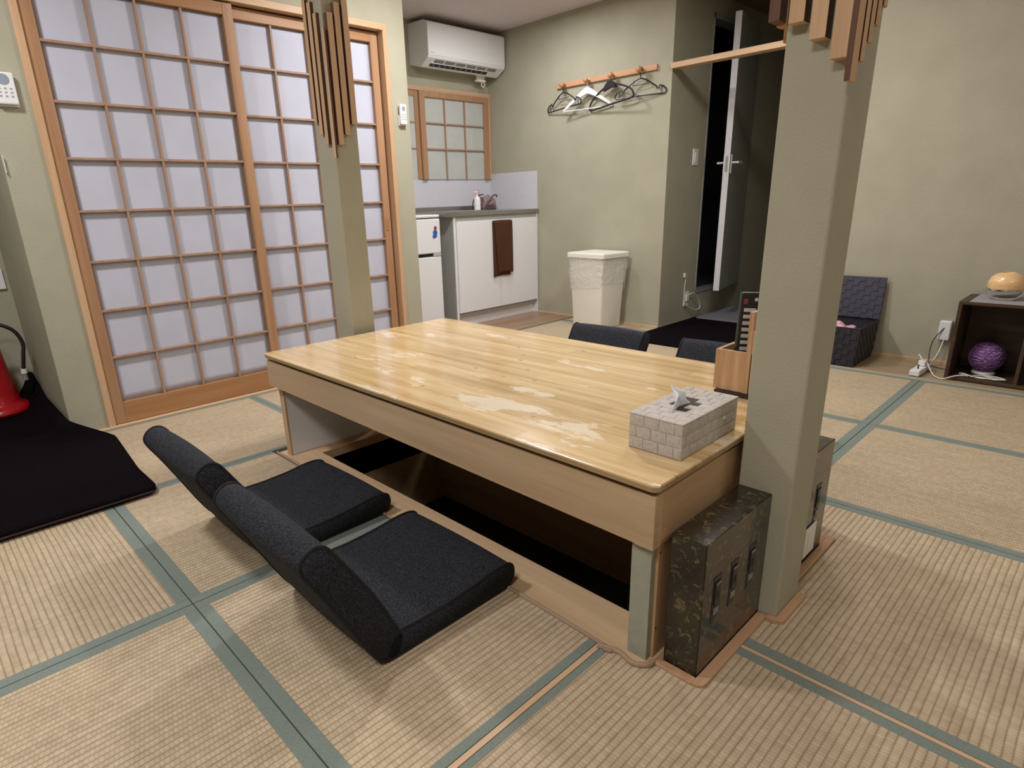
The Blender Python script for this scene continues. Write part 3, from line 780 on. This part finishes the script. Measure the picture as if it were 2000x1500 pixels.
# wall remotes in cradles
def wremote(label, y, z, wd, h, loc, lcd=True):
    r = thing('wall_remote', label, 'remote control', loc)
    MB().box(S+.0005, S+.010, y-wd/2-.002, y+wd/2+.002, z-h/2-.006, z-h/2+.05, .002).build('cradle', WHITE, r)
    MB().box(S+.010, S+.028, y-wd/2, y+wd/2, z-h/2, z+h/2, .005).build('body', WHITE, r)
    MB().lathe([(0, 0), (wd*.30, 0), (wd*.28, .0012), (0, .0012)], (S+.0275, y, z+h*.27), 24, 'x').build('display', LCD, r)
    b = MB()
    for i in range(3):
        for j in range(3): b.box(S+.0275, S+.029, y+(j-1)*wd*.27-.004, y+(j-1)*wd*.27+.004, z-.001-h*.12*(i)-.003, z-.001-h*.12*i+.003, .0005)
    b.build('buttons', INK, r)
wremote('white wall remote in its cradle at the left edge', -.463, 1.402, .068, .112, (S, -.463, 1.4))
wremote('small white wall remote between the paper doors and the kitchen', 1.402, 1.428, .045, .108, (S, 1.402, 1.43))
sw = thing('wall_switch', 'white wall switch at the far left edge at chest height', 'switch', (-3.33, -.56, .6))
MB().box(-3.339, -3.325, -.69, -.545, .60, .70, .003).build('plate', WHITE, sw)
sw = thing('door_sensor', 'small white box on the wall end left of the wall remote', 'sensor', (S, -.52, 1.15))
MB().box(S+.0005, S+.016, -.57+.045, -.522, 1.10, 1.165, .002).build('cover', WHITE, sw)

# ============================================================ KITCHEN
ac = thing('air_conditioner', 'white wall mounted air conditioner above the small window', 'air conditioner', (K, 2.65, 1.9))
P = [(K+.001, 2.205), (-3.37, 2.200), (-3.345, 2.190), (-3.335, 2.165), (-3.330, 1.965), (-3.336, 1.952), (-3.415, 1.905), (-3.435, 1.902), (K+.001, 1.935)]
m = MB(); m.prism(P, 'y', 2.250, 3.045)
ba = m.build('casing', WHITE, ac)
# front panel
MB().box(-3.336, -3.3255, 2.251, 3.044, 1.968, 2.182, .004).build('front_panel', WHITE, ac)
# outlet on slanted underside face
dv = Vector((-3.415+3.336, 0, 1.905-1.952)); n_ = Vector((dv.z, 0, -dv.x)).normalized()
if n_.x < 0: n_ = -n_
n_ = Vector((abs(n_.x), 0, -abs(n_.z)))
def slp(t, off, y): 
    return Vector((-3.336, y, 1.952))+dv*t+n_*off
def quadbox(t0, t1, y0, y1, o0, o1):
    m = MB(); m.loft([[slp(t0, o, y0), slp(t1, o, y0), slp(t1, o, y1), slp(t0, o, y1)] for o in (o0, o1)]); return m
quadbox(.12, .52, 2.33, 2.97, -.004, .0012).build('air_outlet', GREYP, ac)
quadbox(.50, .88, 2.31, 2.90, -.004, .0014).build('air_outlet', BLACKP, ac)
m = MB()
for k in range(10):
    y = 2.335+k*.055
    m.loft([[slp(.52, o, y), slp(.86, o, y+.012), slp(.86, o, y+.022), slp(.52, o, y+.008)] for o in (.001, .0025)])
m.build('louvre', GREYP, ac)
m = MB(); m.loft([[slp(.47, o, 2.31), slp(.53, o, 2.31), slp(.53, o, 2.97), slp(.47, o, 2.97)] for o in (.001, .004)])
for y in (2.42, 2.53, 2.64, 2.75, 2.86): m.loft([[slp(.15, o, y), slp(.5, o, y), slp(.5, o, y+.008), slp(.15, o, y+.008)] for o in (.001, .0035)])
m.build('flap', WHITE, ac)
MB().box(-3.3258, -3.3252, 2.27, 2.31, 1.982, 1.986).build('small_print', INK, ac)
hk = thing('pipe_bracket', 'small clear plastic bracket under the air conditioner', 'bracket', (-3.48, 2.93, 1.85))
MB().box(-3.49, -3.47, 2.87, 2.95, 1.885, 1.925, .002).box(-3.50, -3.46, 2.865, 2.955, 1.868, 1.882, .003).build('bracket', OFFW, hk)
MB().tube([(-3.475, 2.935+.018*cos(a*pi/6), 1.850+.018*sin(a*pi/6)) for a in range(12)], .004, 8, closed=True).build('ring', OFFW, hk)
# cabinet
cb_ = thing('kitchen_cabinet', 'white two door kitchen cabinet under the steel counter', 'cabinet', (-3.28, 2.6, 0))
MB().box(K+.002, -3.006, 2.137, 3.066, .09, .834, .001).build('carcass', GREYW, cb_)
MB().box(K+.002, -3.0, 2.132, 2.150, .004, .834, .001).build('side_panel', WHITE2, cb_)
MB().box(K+.002, -3.006, 2.128, 2.132, .004, .834).build('side_panel', GREYW, cb_)
MB().box(K+.002, -3.0, 3.050, 3.067, .004, .834, .001).build('side_panel', WHITE2, cb_)
MB().box(-3.4, -3.04, 2.150, 3.05, .004, .09).build('plinth', WHITE2, cb_)
MB().box(-3.0065, -3.002, 2.150, 3.05, .785, .834).build('finger_recess', GREYW, cb_)
for y0, y1 in ((2.152, 2.598), (2.602, 3.048)): MB().box(-3.006, -2.988, y0, y1, .118, .800, .0015).build('door', WHITE2, cb_)
ct = thing('kitchen_counter', 'stainless steel sink counter above the white cabinet', 'counter', (-3.28, 2.55, .85))
MB().box(K+.003, -2.985, 2.05, 3.067, .835, .866, .003).build('worktop', STEEL, ct)
MB().box(K+.003, K+.016, 1.47, 3.067, .866, .905, .002).build('rear_lip', STEEL, ct)
MB().box(-3.46, -3.06, 2.12, 2.62, .8655, .872, .002).build('sink_rim', STEEL, ct)
MB().box(-3.44, -3.08, 2.14, 2.60, .868, .8728).build('sink_bowl', GREYP, ct)
MB().box(-2.992, -2.983, 2.33, 2.345, .866, .882, .002).build('clip', CHROME, ct)
struct('trim_11', SPLASH, 'white splash panel behind the counter under the window', 'splash panel', K+.0005, K+.0029, 1.47, YH-.003, .84, 1.172)
struct('trim_12', SPLASH, 'white splash panel on the peg rail wall beside the counter', 'splash panel', K+.003, -3.005, YH-.0028, YH-.0003, .84, 1.163)
# fridge
fg = thing('refrigerator', 'small white two door refrigerator left of the cabinet', 'refrigerator', (-3.28, 1.76, 0))
MB().box(-3.54, -3.045, 1.50, 2.00, .006, .838, .006).build('body', WHITE2, fg)
MB().box(-3.545, -3.0, 1.498, 2.002, .838, .858, .008).build('top_cover', WHITE, fg)
MB().box(-3.043, -3.0, 1.50, 2.0, .590, .830, .006).build('freezer_door', WHITE2, fg)
MB().box(-3.043, -3.0, 1.50, 2.0, .03, .566, .006).build('fridge_door', WHITE2, fg)
MB().box(-3.043, -3.012, 1.50, 1.93, .568, .588).build('handle_recess', BLACKP, fg)
MB().box(-3.043, -2.998, 1.93, 1.998, .567, .589, .003).build('hinge_cover', BUTTON, fg)
mg = thing('fridge_magnet', 'blue and red bird shaped magnet on the freezer door', 'magnet', (-3.0, 1.95, .74))
m = MB(); m.lathe([(0, 0), (.021, 0), (.019, .003), (0, .004)], (-2.9998, 1.952, .733), 18, 'x')
m.box(-2.9998, -2.996, 1.928, 1.966, .698, .722, .002, rot=Matrix.Rotation(R(20), 3, 'X'))
m.build('wing', BLUE, mg)
MB().lathe([(0, 0), (.013, 0), (.012, .004), (0, .005)], (-2.9998, 1.955, .766), 16, 'x').build('head', REDM, mg)
# towel
tw = thing('hand_towel', 'brown towel hanging folded over the cabinet doors', 'towel', (-2.975, 2.61, .6))
def towel(y0, y1, z0, z1, x, amp, nm, skew=0):
    m = MB()
    m.grid(lambda u, v: Vector((x+amp*sin(u*7+v*2.3)*(.3+.7*v)+.002*v, y0+(y1-y0)*u+skew*v*(1-u)*1.0, z1+(z0-z1)*v+.006*sin(u*3)*v)), 22, 30)
    m.build(nm, TOWEL, tw, solid=.007)
towel(2.515, 2.700, .360, .782, -2.9805, .0022, 'rear_fold')
towel(2.522, 2.722, .382, .786, -2.970, .003, 'front_fold', .035)
MB().tube([(-2.9765, 2.516, .783), (-2.9755, 2.60, .786), (-2.9765, 2.718, .784)], .009, 8).build('folded_top', TOWEL, tw)
# soap bottle
sp_ = thing('soap_bottle', 'white pump soap bottle on the back of the counter', 'soap bottle', (-3.30, 2.66, .867), True)
MB().lathe([(0, 0), (.022, 0), (.026, .004), (.026, .085), (.022, .098), (.010, .108), (.008, .118), (0, .118)], n=28).build('bottle', WHITE, sp_)
MB().lathe([(0, .116), (.005, .116), (.005, .138), (.010, .140), (.010, .148), (0, .149)], n=16).build('pump', WHITE, sp_)
MB().box(-.006, .006, -.038, .006, .140, .148, .002).build('spout', WHITE, sp_)
dk = thing('dish_rack', 'small black wire rack in the corner of the counter', 'dish rack', (-3.42, 2.80, .868), True)
m = MB()
m.tube(smoothpts([(0, -.08, .004), (0, -.075, .07), (0, -.02, .115), (0, .05, .125)], 6), .004, 6)
m.tube(smoothpts([(.06, -.02, .004), (.07, .02, .05), (.08, .08, .11), (.08, .12, .118), (.07, .135, .10)], 6), .005, 6)
m.tube([(0, -.08, .004), (.06, -.02, .004), (.07, .12, .004), (0, .13, .004)], .004, 6, closed=True)
m.build('wire_frame', BLACKP, dk)
pp_ = thing('printed_pouch', 'brown and pink printed pouch leaning in the dish rack', 'pouch', (-3.40, 2.86, .870), True)
m = MB(); m.grid(lambda u, v: Vector((.045*sin(u*pi)*sin(v*pi)+.010*sin(u*9)*v, -.05+.165*u*(1-.25*v)+.02*v, .005+v*(.085+.03*sin(u*3+.6)))), 14, 10)
m.build('front', BAGPINK, pp_, solid=.01)
m = MB(); m.grid(lambda u, v: Vector((-.035-.02*sin(u*pi), -.06+.13*u, .005+v*(.10-.03*abs(u-.5)))), 10, 8)
m.build('rear', BAGPINK, pp_, solid=.008)
pk = thing('pink_sponge', 'pink bottle cap shape standing behind the printed pouch', 'sponge', (-3.47, 2.84, .868), True)
MB().lathe([(0, 0), (.018, 0), (.022, .02), (.022, .10), (.012, .13), (.010, .16), (.004, .168), (0, .168)], n=20).build('body', PINK, pk)
# waste bin
wb = thing('waste_bin', 'cream plastic waste bin with bag against the peg rail wall', 'waste bin', (-2.24, 2.9, 0))
def bin_ring(s, z, cx=-2.25, cy=2.89, r=.02, ax=.168, ay=.138, rotz=R(-6)):
    P = rrect(-ax*s, ax*s, -ay*s, ay*s, r, 4); c, d = cos(rotz), sin(rotz)
    return [(cx+p[0]*c-p[1]*d, cy+p[0]*d+p[1]*c, z) for p in P]
m = MB(); m.loft([bin_ring(.83, .002), bin_ring(.845, .01), bin_ring(.97, .50), bin_ring(.98, .53)]); m.smooth = True; m.build('body', OFFW, wb, angle=30)
m = MB(); m.loft([bin_ring(1.06, .515), bin_ring(1.08, .518), bin_ring(1.08, .545), bin_ring(1.05, .552), bin_ring(.8, .556)]); m.build('lid', OFFW, wb)
m = MB(); rr = []
for k in range(9):
    t = k/8; z = .52-.21*t; s = 1.035-.06*t; ring = []
    for i, q in enumerate(bin_ring(s, z)):
        q = Vector(q); c = Vector((-2.25, 2.89, z)); d = (q-c)
        w_ = .022*sin(i*1.7+k*.9)*sin(pi*min(1, t*1.3))+.01*sin(i*3.1)
        q2 = c+d*(1+w_); q2.z += .035*t*sin(i*.55); ring.append(q2)
    rr.append(ring)
m.loft(rr, cap=False); m.smooth = True; m.build('bag', BAG, wb, angle=60)

# ============================================================ PEG RAIL AND HANGERS
pg = thing('peg_rail', 'pine rail with four round pegs on the green wall', 'coat rail', (-2.36, YH, 1.75))
MB().box(-2.790, -1.927, YH-.018, YH-.0005, 1.733, 1.768, .003).build('rail', wood('rail_pine', (.50, .24, .12), (.66, .38, .22), 'x', .4), pg)
PX = (-2.702, -2.480, -2.268, -2.038)
for x in PX:
    MB().lathe([(0, 0), (.009, 0), (.009, -.018), (.014, -.030), (.019, -.036), (.0205, -.044), (.017, -.053), (.008, -.058), (0, -.0585)], (x, YH-.017, 1.748), 24, 'y').build('peg', PEG, pg)
def hook(m, z0=0, r=.0022):
    # hook opening over the peg, apex at z=0 (peg contact), stem down to z0
    pts = [(.014, 0, -.010), (.013, 0, .002), (.004, 0, .010), (-.006, 0, .006), (-.010, 0, -.006), (-.004, 0, -.024), (0, 0, -.034), (0, 0, z0)]
    m.tube(smoothpts(pts, 5), r, 8)
def put(t, x, rz, dz=0, dy=-.036): t.location = (x, YH+dy, 1.752+dz); t.rotation_euler = (R(2), 0, rz)
def tube_hanger(label, x, rz):
    t = thing('clothes_hanger', label, 'hanger', (0, 0, 0), True, 'hangers on the peg rail')
    m = MB(); hook(m, -.055, .0032); m.build('hook', BLACKP, t)
    m = MB()
    for s in (-1, 1):
        m.tube([(0, 0, -.055), (s*.045, 0, -.070), (s*.098, 0, -.105), (s*.118, 0, -.118), (s*.120, 0, -.130), (s*.130, 0, -.131), (s*.138, 0, -.112), (s*.165, 0, -.122), (s*.184, 0, -.140), (s*.188, 0, -.156), (s*.178, 0, -.166), (s*.15, 0, -.165)], .0046, 8)
        m.tube([(s*.04, 0, -.068), (s*.058, 0, -.096), (s*.020, 0, -.096)], .0022, 6)
        m.tube([(s*.150, 0, -.119), (s*.158, 0, -.165)], .0022, 6)
    m.tube([(.055, 0, -.096), (-.055, 0, -.096)], .0022, 6)
    m.build('frame', BLACKP, t)
    m = MB(); m.tube([(-.17, 0, -.166), (0, 0, -.164), (.17, 0, -.166)], .0046, 8); m.build('lower_bar', BLACKP, t)
    put(t, x, rz); return t
tube_hanger('thin black plastic hanger on the leftmost peg', PX[0], R(-9)).rotation_euler.y = R(-3)
bpy.data.objects['clothes_hanger'].location.y -= .012
tube_hanger('thin black plastic hanger on the rightmost peg', PX[3], R(8))
t = thing('clothes_hanger', 'white wooden hanger on the second peg', 'hanger', (0, 0, 0), True, 'hangers on the peg rail')
m = MB(); hook(m, -.06, .002); m.build('hook', CHROME, t)
def shoulder(half, thick, drop, top, low, mat_, name='shoulders', par=None):
    m = MB(); st = []
    n = 14
    for i in range(-n, n+1):
        u = i/n; x = u*half; a = abs(u)
        zt = top-drop*a**1.15; hh = low*(1-a)**1.3+.018; th_ = thick*(1-.35*a)
        st.append([(x, -th_/2, zt-hh), (x, th_/2, zt-hh), (x, th_/2, zt), (x, -th_/2, zt)])
    m.loft(st); m.smooth = True; return m.build(name, mat_, par, angle=35)
shoulder(.205, .014, .135, -.045, .028, WHITE, par=t)
MB().tube([(-.19, 0, -.192), (.19, 0, -.192)], .004, 8).build('lower_bar', WHITE, t)
put(t, PX[1], R(7), 0, -.042)
t = thing('clothes_hanger', 'thick black flocked hanger on the third peg', 'hanger', (0, 0, 0), True, 'hangers on the peg rail')
m = MB(); hook(m, -.06, .002); m.build('hook', CHROME, t)
VEL = simple('black_flocking', (.012, .012, .018), .7, var=.3, scale=200)
m = MB(); lp = smoothpts([(0, 0, -.062), (.10, 0, -.088), (.185, 0, -.130), (.212, 0, -.165), (.195, 0, -.190), (0, 0, -.190), (-.195, 0, -.190), (-.212, 0, -.165), (-.185, 0, -.130), (-.10, 0, -.088)], 6, True)
m.tube(lp, .0062, 8, closed=True); m.build('loop', VEL, t)
m = MB(); m.loft([[(x, y, z) for (x, z) in ((-.062, -.095), (-.045, -.062), (-.012, -.040), (.012, -.040), (.045, -.062), (.062, -.095), (0, -.085))] for y in (-.011, .011)]); m.build('neck', VEL, t)
put(t, PX[2]-.01, R(-10), 0, -.056)
t.rotation_euler = (R(2), R(-5), R(-10))

# ============================================================ HALL
sw = thing('light_switch', 'white light switch on the hall wall', 'switch', (XC, 3.45, 1.19))
MB().box(XC+.0005, XC+.009, 3.41, 3.48, 1.135, 1.245, .002).build('plate', WHITE, sw)
MB().box(XC+.008, XC+.012, 3.428, 3.462, 1.155, 1.225, .001).build('rocker', OFFW, sw)
ot = thing('wall_outlet', 'white wall outlet low on the hall wall with cord', 'outlet', (XC, 3.45, .17))
MB().box(XC+.0005, XC+.009, 3.415, 3.485, .112, .222, .002).build('plate', WHITE, ot)
MB().box(XC+.009, XC+.02, 3.43, 3.47, .15, .20, .002).build('plug_face', OFFW, ot)
cdl = thing('plug_cord', 'white cord looping from the hall outlet up to a small wall hook', 'cord', (XC, 3.43, .2))
MB().tube(smoothpts([(XC+.02, 3.46, .20), (XC+.03, 3.52, .205), (XC+.035, 3.60, .14), (XC+.035, 3.62, .08), (XC+.03, 3.55, .07), (XC+.02, 3.48, .10), (XC+.012, 3.425, .13), (XC+.010, 3.405, .22), (XC+.010, 3.412, .31), (XC+.01, 3.405, .345)], 8), .0035, 8).build('cord', CORD, cdl)
MB().box(XC+.0005, XC+.014, 3.392, 3.415, .335, .368, .003).build('wall_hook', OFFW, cdl)
# door casing + open leaf
dc = thing('trim_13', 'grey casing of the raised doorway in the hall', 'door casing', (XC, 3.9, .2), kind='structure')
MB().box(XC-.1, XC+.006, oy0, oy0+.012, oz0, oz1, .001).build('jamb', DOORG, dc)
MB().box(XC-.1, XC+.006, oy1-.03, oy1, oz0, oz1, .001).build('jamb', DOORG, dc)
MB().box(XC-.1, XC+.006, oy0, oy1, oz0-.012, oz0+.004, .001).build('threshold', DOORG, dc)
MB().box(XC-.1, XC+.006, oy0, oy1, oz1-.03, oz1, .001).build('head', DOORG, dc)
dl = thing('door_3', 'white door standing ajar into the dark hall, edge facing the room', 'door', (XC+.010, 4.22, .222), True, kind='structure')
L = .62
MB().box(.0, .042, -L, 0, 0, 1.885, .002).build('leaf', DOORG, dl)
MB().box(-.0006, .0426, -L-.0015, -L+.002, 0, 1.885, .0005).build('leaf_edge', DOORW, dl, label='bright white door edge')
MB().box(.012, .030, -L-.0025, -L, .86, .97, .001).build('latch_plate', STEEL, dl)
for sx, nm in ((1, 1), (-1, -1)):
    x = .042 if sx > 0 else 0
    a, b = (x, x+.008) if sx > 0 else (-.008, 0)
    hd = MB().box(a, b, -L+.02, -L+.05, .85, .98, .003).build('handle_rose', WHITE, dl)
    MB().tube([(x, -L+.035, .925), (x+sx*.048, -L+.035, .925)], .007, 10).tube([(x+sx*.048, -L+.030, .925), (x+sx*.050, -L+.13, .925)], .008, 10).build('handle_lever', WHITE, hd)
DL_ANG = R(12)
dl.rotation_euler.z = DL_ANG
dd = struct('door_4', HALLC, 'dark door at the end of the unlit hall', 'door', -1.55, -1.0, 5.17, 5.199, 0, 1.9)
# hall rugs
hr = thing('black_rug', 'black rug at the hall entrance', 'rug', (-1.35, 3.4, 0))
slab(-1.795, -1.00, 2.585, 4.7, .001, .012, .02, .003).build('pile', RUG, hr)
gr = thing('grey_mat', 'small grey mat lying on the black hall rug', 'mat', (-1.5, 3.9, .012))
slab(-1.77, -1.25, 3.52, 4.30, .0125, .020, .03, .003).build('pile', GRUG, gr)

# ============================================================ RIGHT SIDE
bk = thing('storage_basket', 'dark woven basket with raised lid against the right wall', 'basket', (-.5, 2.93, 0))
def tb_(x0, x1, y0, y1, z): return [(x0, y0, z), (x1, y0, z), (x1, y1, z), (x0, y1, z)]
m = MB()
bx0, bx1, by0, by1 = -.70, -.425, 2.752, 3.085
o_, i_ = [], []
m.loft([tb_(bx0, bx1, by0, by1, .002), tb_(bx0-.012, bx1+.012, by0-.006, by1+.006, .215)], cap=False)
m.loft([tb_(bx0+.008, bx1-.008, by0+.008, by1-.008, .01), tb_(bx0-.004, bx1+.004, by0+.002, by1-.002, .215)], cap=False)
m.loft([tb_(bx0, bx1, by0, by1, .002), tb_(bx0, bx1, by0, by1, .010)])
m.build('body', BASK, bk)
m = MB()
for z0 in range(7):
    for k in range(9):
        f = k/9; z = .008+z0*.029
        m.box(bx0+(bx1-bx0)*f+.001, bx0+(bx1-bx0)*(k+1)/9-.001, by0-.0045-.006*z/.215, by0-.001, z, z+.027, .001) if (z0+k) % 2 else None
for z0 in range(7):
    for k in range(11):
        z = .008+z0*.029
        if (z0+k) % 2: m.box(bx1+.0, bx1+.004+.012*z/.215, by0+(by1-by0)*k/11+.001, by0+(by1-by0)*(k+1)/11-.001, z, z+.027, .001)
m.build('woven_strip', BASK, bk)
m = MB(); m.tube([(bx0-.012, by0-.006, .216), (bx1+.012, by0-.006, .216), (bx1+.012, by1+.006, .216), (bx0-.012, by1+.006, .216)], .004, 6, closed=True); m.build('rim', BASK, bk)
# lid standing up against the wall
Lr = Matrix.Rotation(R(-7), 3, 'X'); pv = (0, 3.075, .216)
lid = MB().box(-.712, -.412, 3.072, 3.082, .218, .455, .002, rot=Lr, piv=pv).build('lid', BASK2, bk)
m = MB()
for i in range(9):
    for j in range(9):
        z = .222+j*.0255; x = -.710+i*.033
        if (i+j) % 2: m.box(x, x+.031, 3.069, 3.073, z, z+.0245, .001, rot=Lr, piv=pv)
m.build('lid_weave', BASK2, lid)
cl = MB(); cl.grid(lambda u, v: Vector((-.68+.20*u, 2.80+.12*v, .195+.035*sin(u*3.2+.4)*sin(v*3)+.006*sin(u*17+v*5))), 20, 10)
tag(cl.build('folded_cloth', PINK, solid=.006), 'pink and maroon cloth inside the dark basket', 'cloth')
# power strip and cables
ps = thing('power_strip', 'white power strip with plugs on the floor beside the crate shelf', 'power strip', (-.13, 2.87, 0))
MB().box(-.158, -.113, 2.755, 2.955, .002, .032, .004, rot=Matrix.Rotation(R(-3), 3, 'Z')).build('body', WHITE, ps)
for y in (2.80, 2.85, 2.90): MB().box(-.150, -.121, y-.013, y+.013, .0318, .033).build('socket', OFFW, ps)
MB().tube([(-.136, 2.80, .032), (-.136, 2.80, .055)], .004, 8).build('plug', CORDD, ps)
MB().box(-.152, -.120, 2.865, 2.89, .033, .062, .004).build('plug', WHITE, ps)
MB().box(-.150, -.122, 2.90, 2.925, .033, .058, .004).build('plug', WHITE, ps)
ch = thing('wall_charger', 'white adapter plugged into the right wall beside the crate', 'adapter', (-.11, YR, .2))
MB().box(-.132, -.078, YR-.032, YR-.0005, .135, .240, .006).build('body', WHITE, ch)
cc_ = thing('cable_tangle', 'white and dark cables running between power strip and wall adapter', 'cable', (-.1, 3., .05))
MB().tube(smoothpts([(-.10, YR-.02, .16), (-.105, 3.09, .09), (-.12, 3.03, .03), (-.14, 2.95, .05), (-.136, 2.915, .058)], 8), .0035, 8).build('white_cable', CORD, cc_)
MB().tube(smoothpts([(-.075, YR-.012, .24), (-.115, YR-.035, .19), (-.145, 3.08, .12), (-.135, 3.04, .02), (-.09, 3.0, .006), (-.03+.0, 2.99, .006)], 8), .0028, 8).build('dark_cable', CORDD, cc_)
MB().tube(smoothpts([(-.137, 2.877, .062), (-.16, 2.90, .085), (-.175, 2.94, .05), (-.15, 2.98, .02), (-.11, 2.95, .012), (-.10, 2.90, .010), (-.118, 2.88, .045), (-.13, 2.877, .062)], 8), .003, 8).build('white_cable', CORD, cc_)
MB().tube(smoothpts([(-.12, 2.90, .050), (-.08, 2.84, .012), (-.05, 2.79, .006), (-.02, 2.775, .006), (.03, 2.80, .026), (.07, 2.82, .028)], 8), .003, 8).build('white_cable', CORD, cc_)
# crate shelf
sh = thing('crate_shelf', 'dark brown wooden box shelf against the right wall', 'shelf', (.3, 2.95, 0))
sx0, sx1, sy0, sy1, sz = -.022, .62, 2.80, 3.10, .395
MB().box(sx0, sx0+.016, sy0, sy1, .003, sz-.014, .001).build('side_board', DARKW, sh)
MB().box(sx1-.016, sx1, sy0, sy1, .003, sz-.014, .001).build('side_board', DARKW, sh)
MB().box(.247, .262, sy0+.004, sy1-.01, .018, sz-.014, .001).build('divider', DARKW, sh)
MB().box(sx0, sx1, sy0, sy1, sz-.014, sz, .001).build('top_board', DARKW, sh)
MB().box(sx0+.016, sx1-.016, sy0, sy1, .003, .018, .001).build('bottom_board', DARKW, sh)
MB().box(sx0+.016, sx1-.016, sy1-.008, sy1, .018, sz-.014).build('back_board', DARKW, sh)
rn = thing('table_runner', 'grey cloth laid on top of the dark crate shelf', 'runner', (.3, 2.95, sz))
MB().box(.018, .60, 2.801, 3.095, sz+.0003, sz+.003, .0008).build('cloth', RUNNER, rn)
dm = thing('aroma_diffuser', 'round aroma diffuser with orange wood dome on clear glass base', 'diffuser', (.125, 2.955, sz+.0032), True)
MB().lathe([(0, .0), (.040, .0), (.058, .010), (.070, .030), (.073, .052), (.071, .052), (.060, .030), (.045, .014), (0, .008)], n=40).build('glass_base', GLASS, dm)
MB().lathe([(0, .048), (.070, .050), (.074, .062), (.072, .085), (.062, .108), (.045, .122), (.026, .128), (.024, .118), (0, .116)], n=40).build('wood_dome', LAMPW, dm)
MB().lathe([(.066, .044), (.0715, .046), (.0715, .052), (.066, .052)], n=40).build('metal_ring', CHROME, dm)
ym = thing('yarn_lamp', 'purple wound yarn ball lamp inside the dark crate shelf', 'lamp', (.112, 2.95, .0185), True)
MB().lathe([(0, 0), (.045, 0), (.050, .006), (.046, .016), (0, .018)], n=32).build('base', OFFW, ym)
m = MB(); m.lathe([(max(.0001, .072*sin(a*pi/20)), .088-.072*cos(a*pi/20)) for a in range(21)], n=40); m.build('ball', YARN, ym)
m = MB()
for k in range(16):
    ax = Vector((random.gauss(0, 1), random.gauss(0, 1), random.gauss(0, 1))).normalized(); a = ax.orthogonal().normalized(); b = ax.cross(a)
    sh_ = random.uniform(-.03, .03); rr_ = math.sqrt(.0735**2-sh_**2)
    m.tube([Vector((0, 0, .088))+ax*sh_+(a*cos(q*pi/16)+b*sin(q*pi/16))*rr_ for q in range(32)], .0016, 5, closed=True)
m.build('thread', YARN, ym)
lc = MB(); pts = [(.07, 2.822, .024), (.03, 2.86, .024), (.045, 2.90-.05, .03), (.10, 2.825, .024), (.16, 2.83, .024), (.205, 2.85, .026), (.18, 2.815, .028), (.12, 2.83, .026), (.085, 2.815, .028), (.11, 2.85, .03), (.17, 2.865, .03), (.215, 2.84, .028), (.19, 2.822, .03), (.13, 2.845, .032)]
lc.tube(smoothpts(pts, 8), .003, 8)
tag(lc.build('coiled_cord', CORD), 'white cord coiled in front of the purple yarn lamp', 'cord')
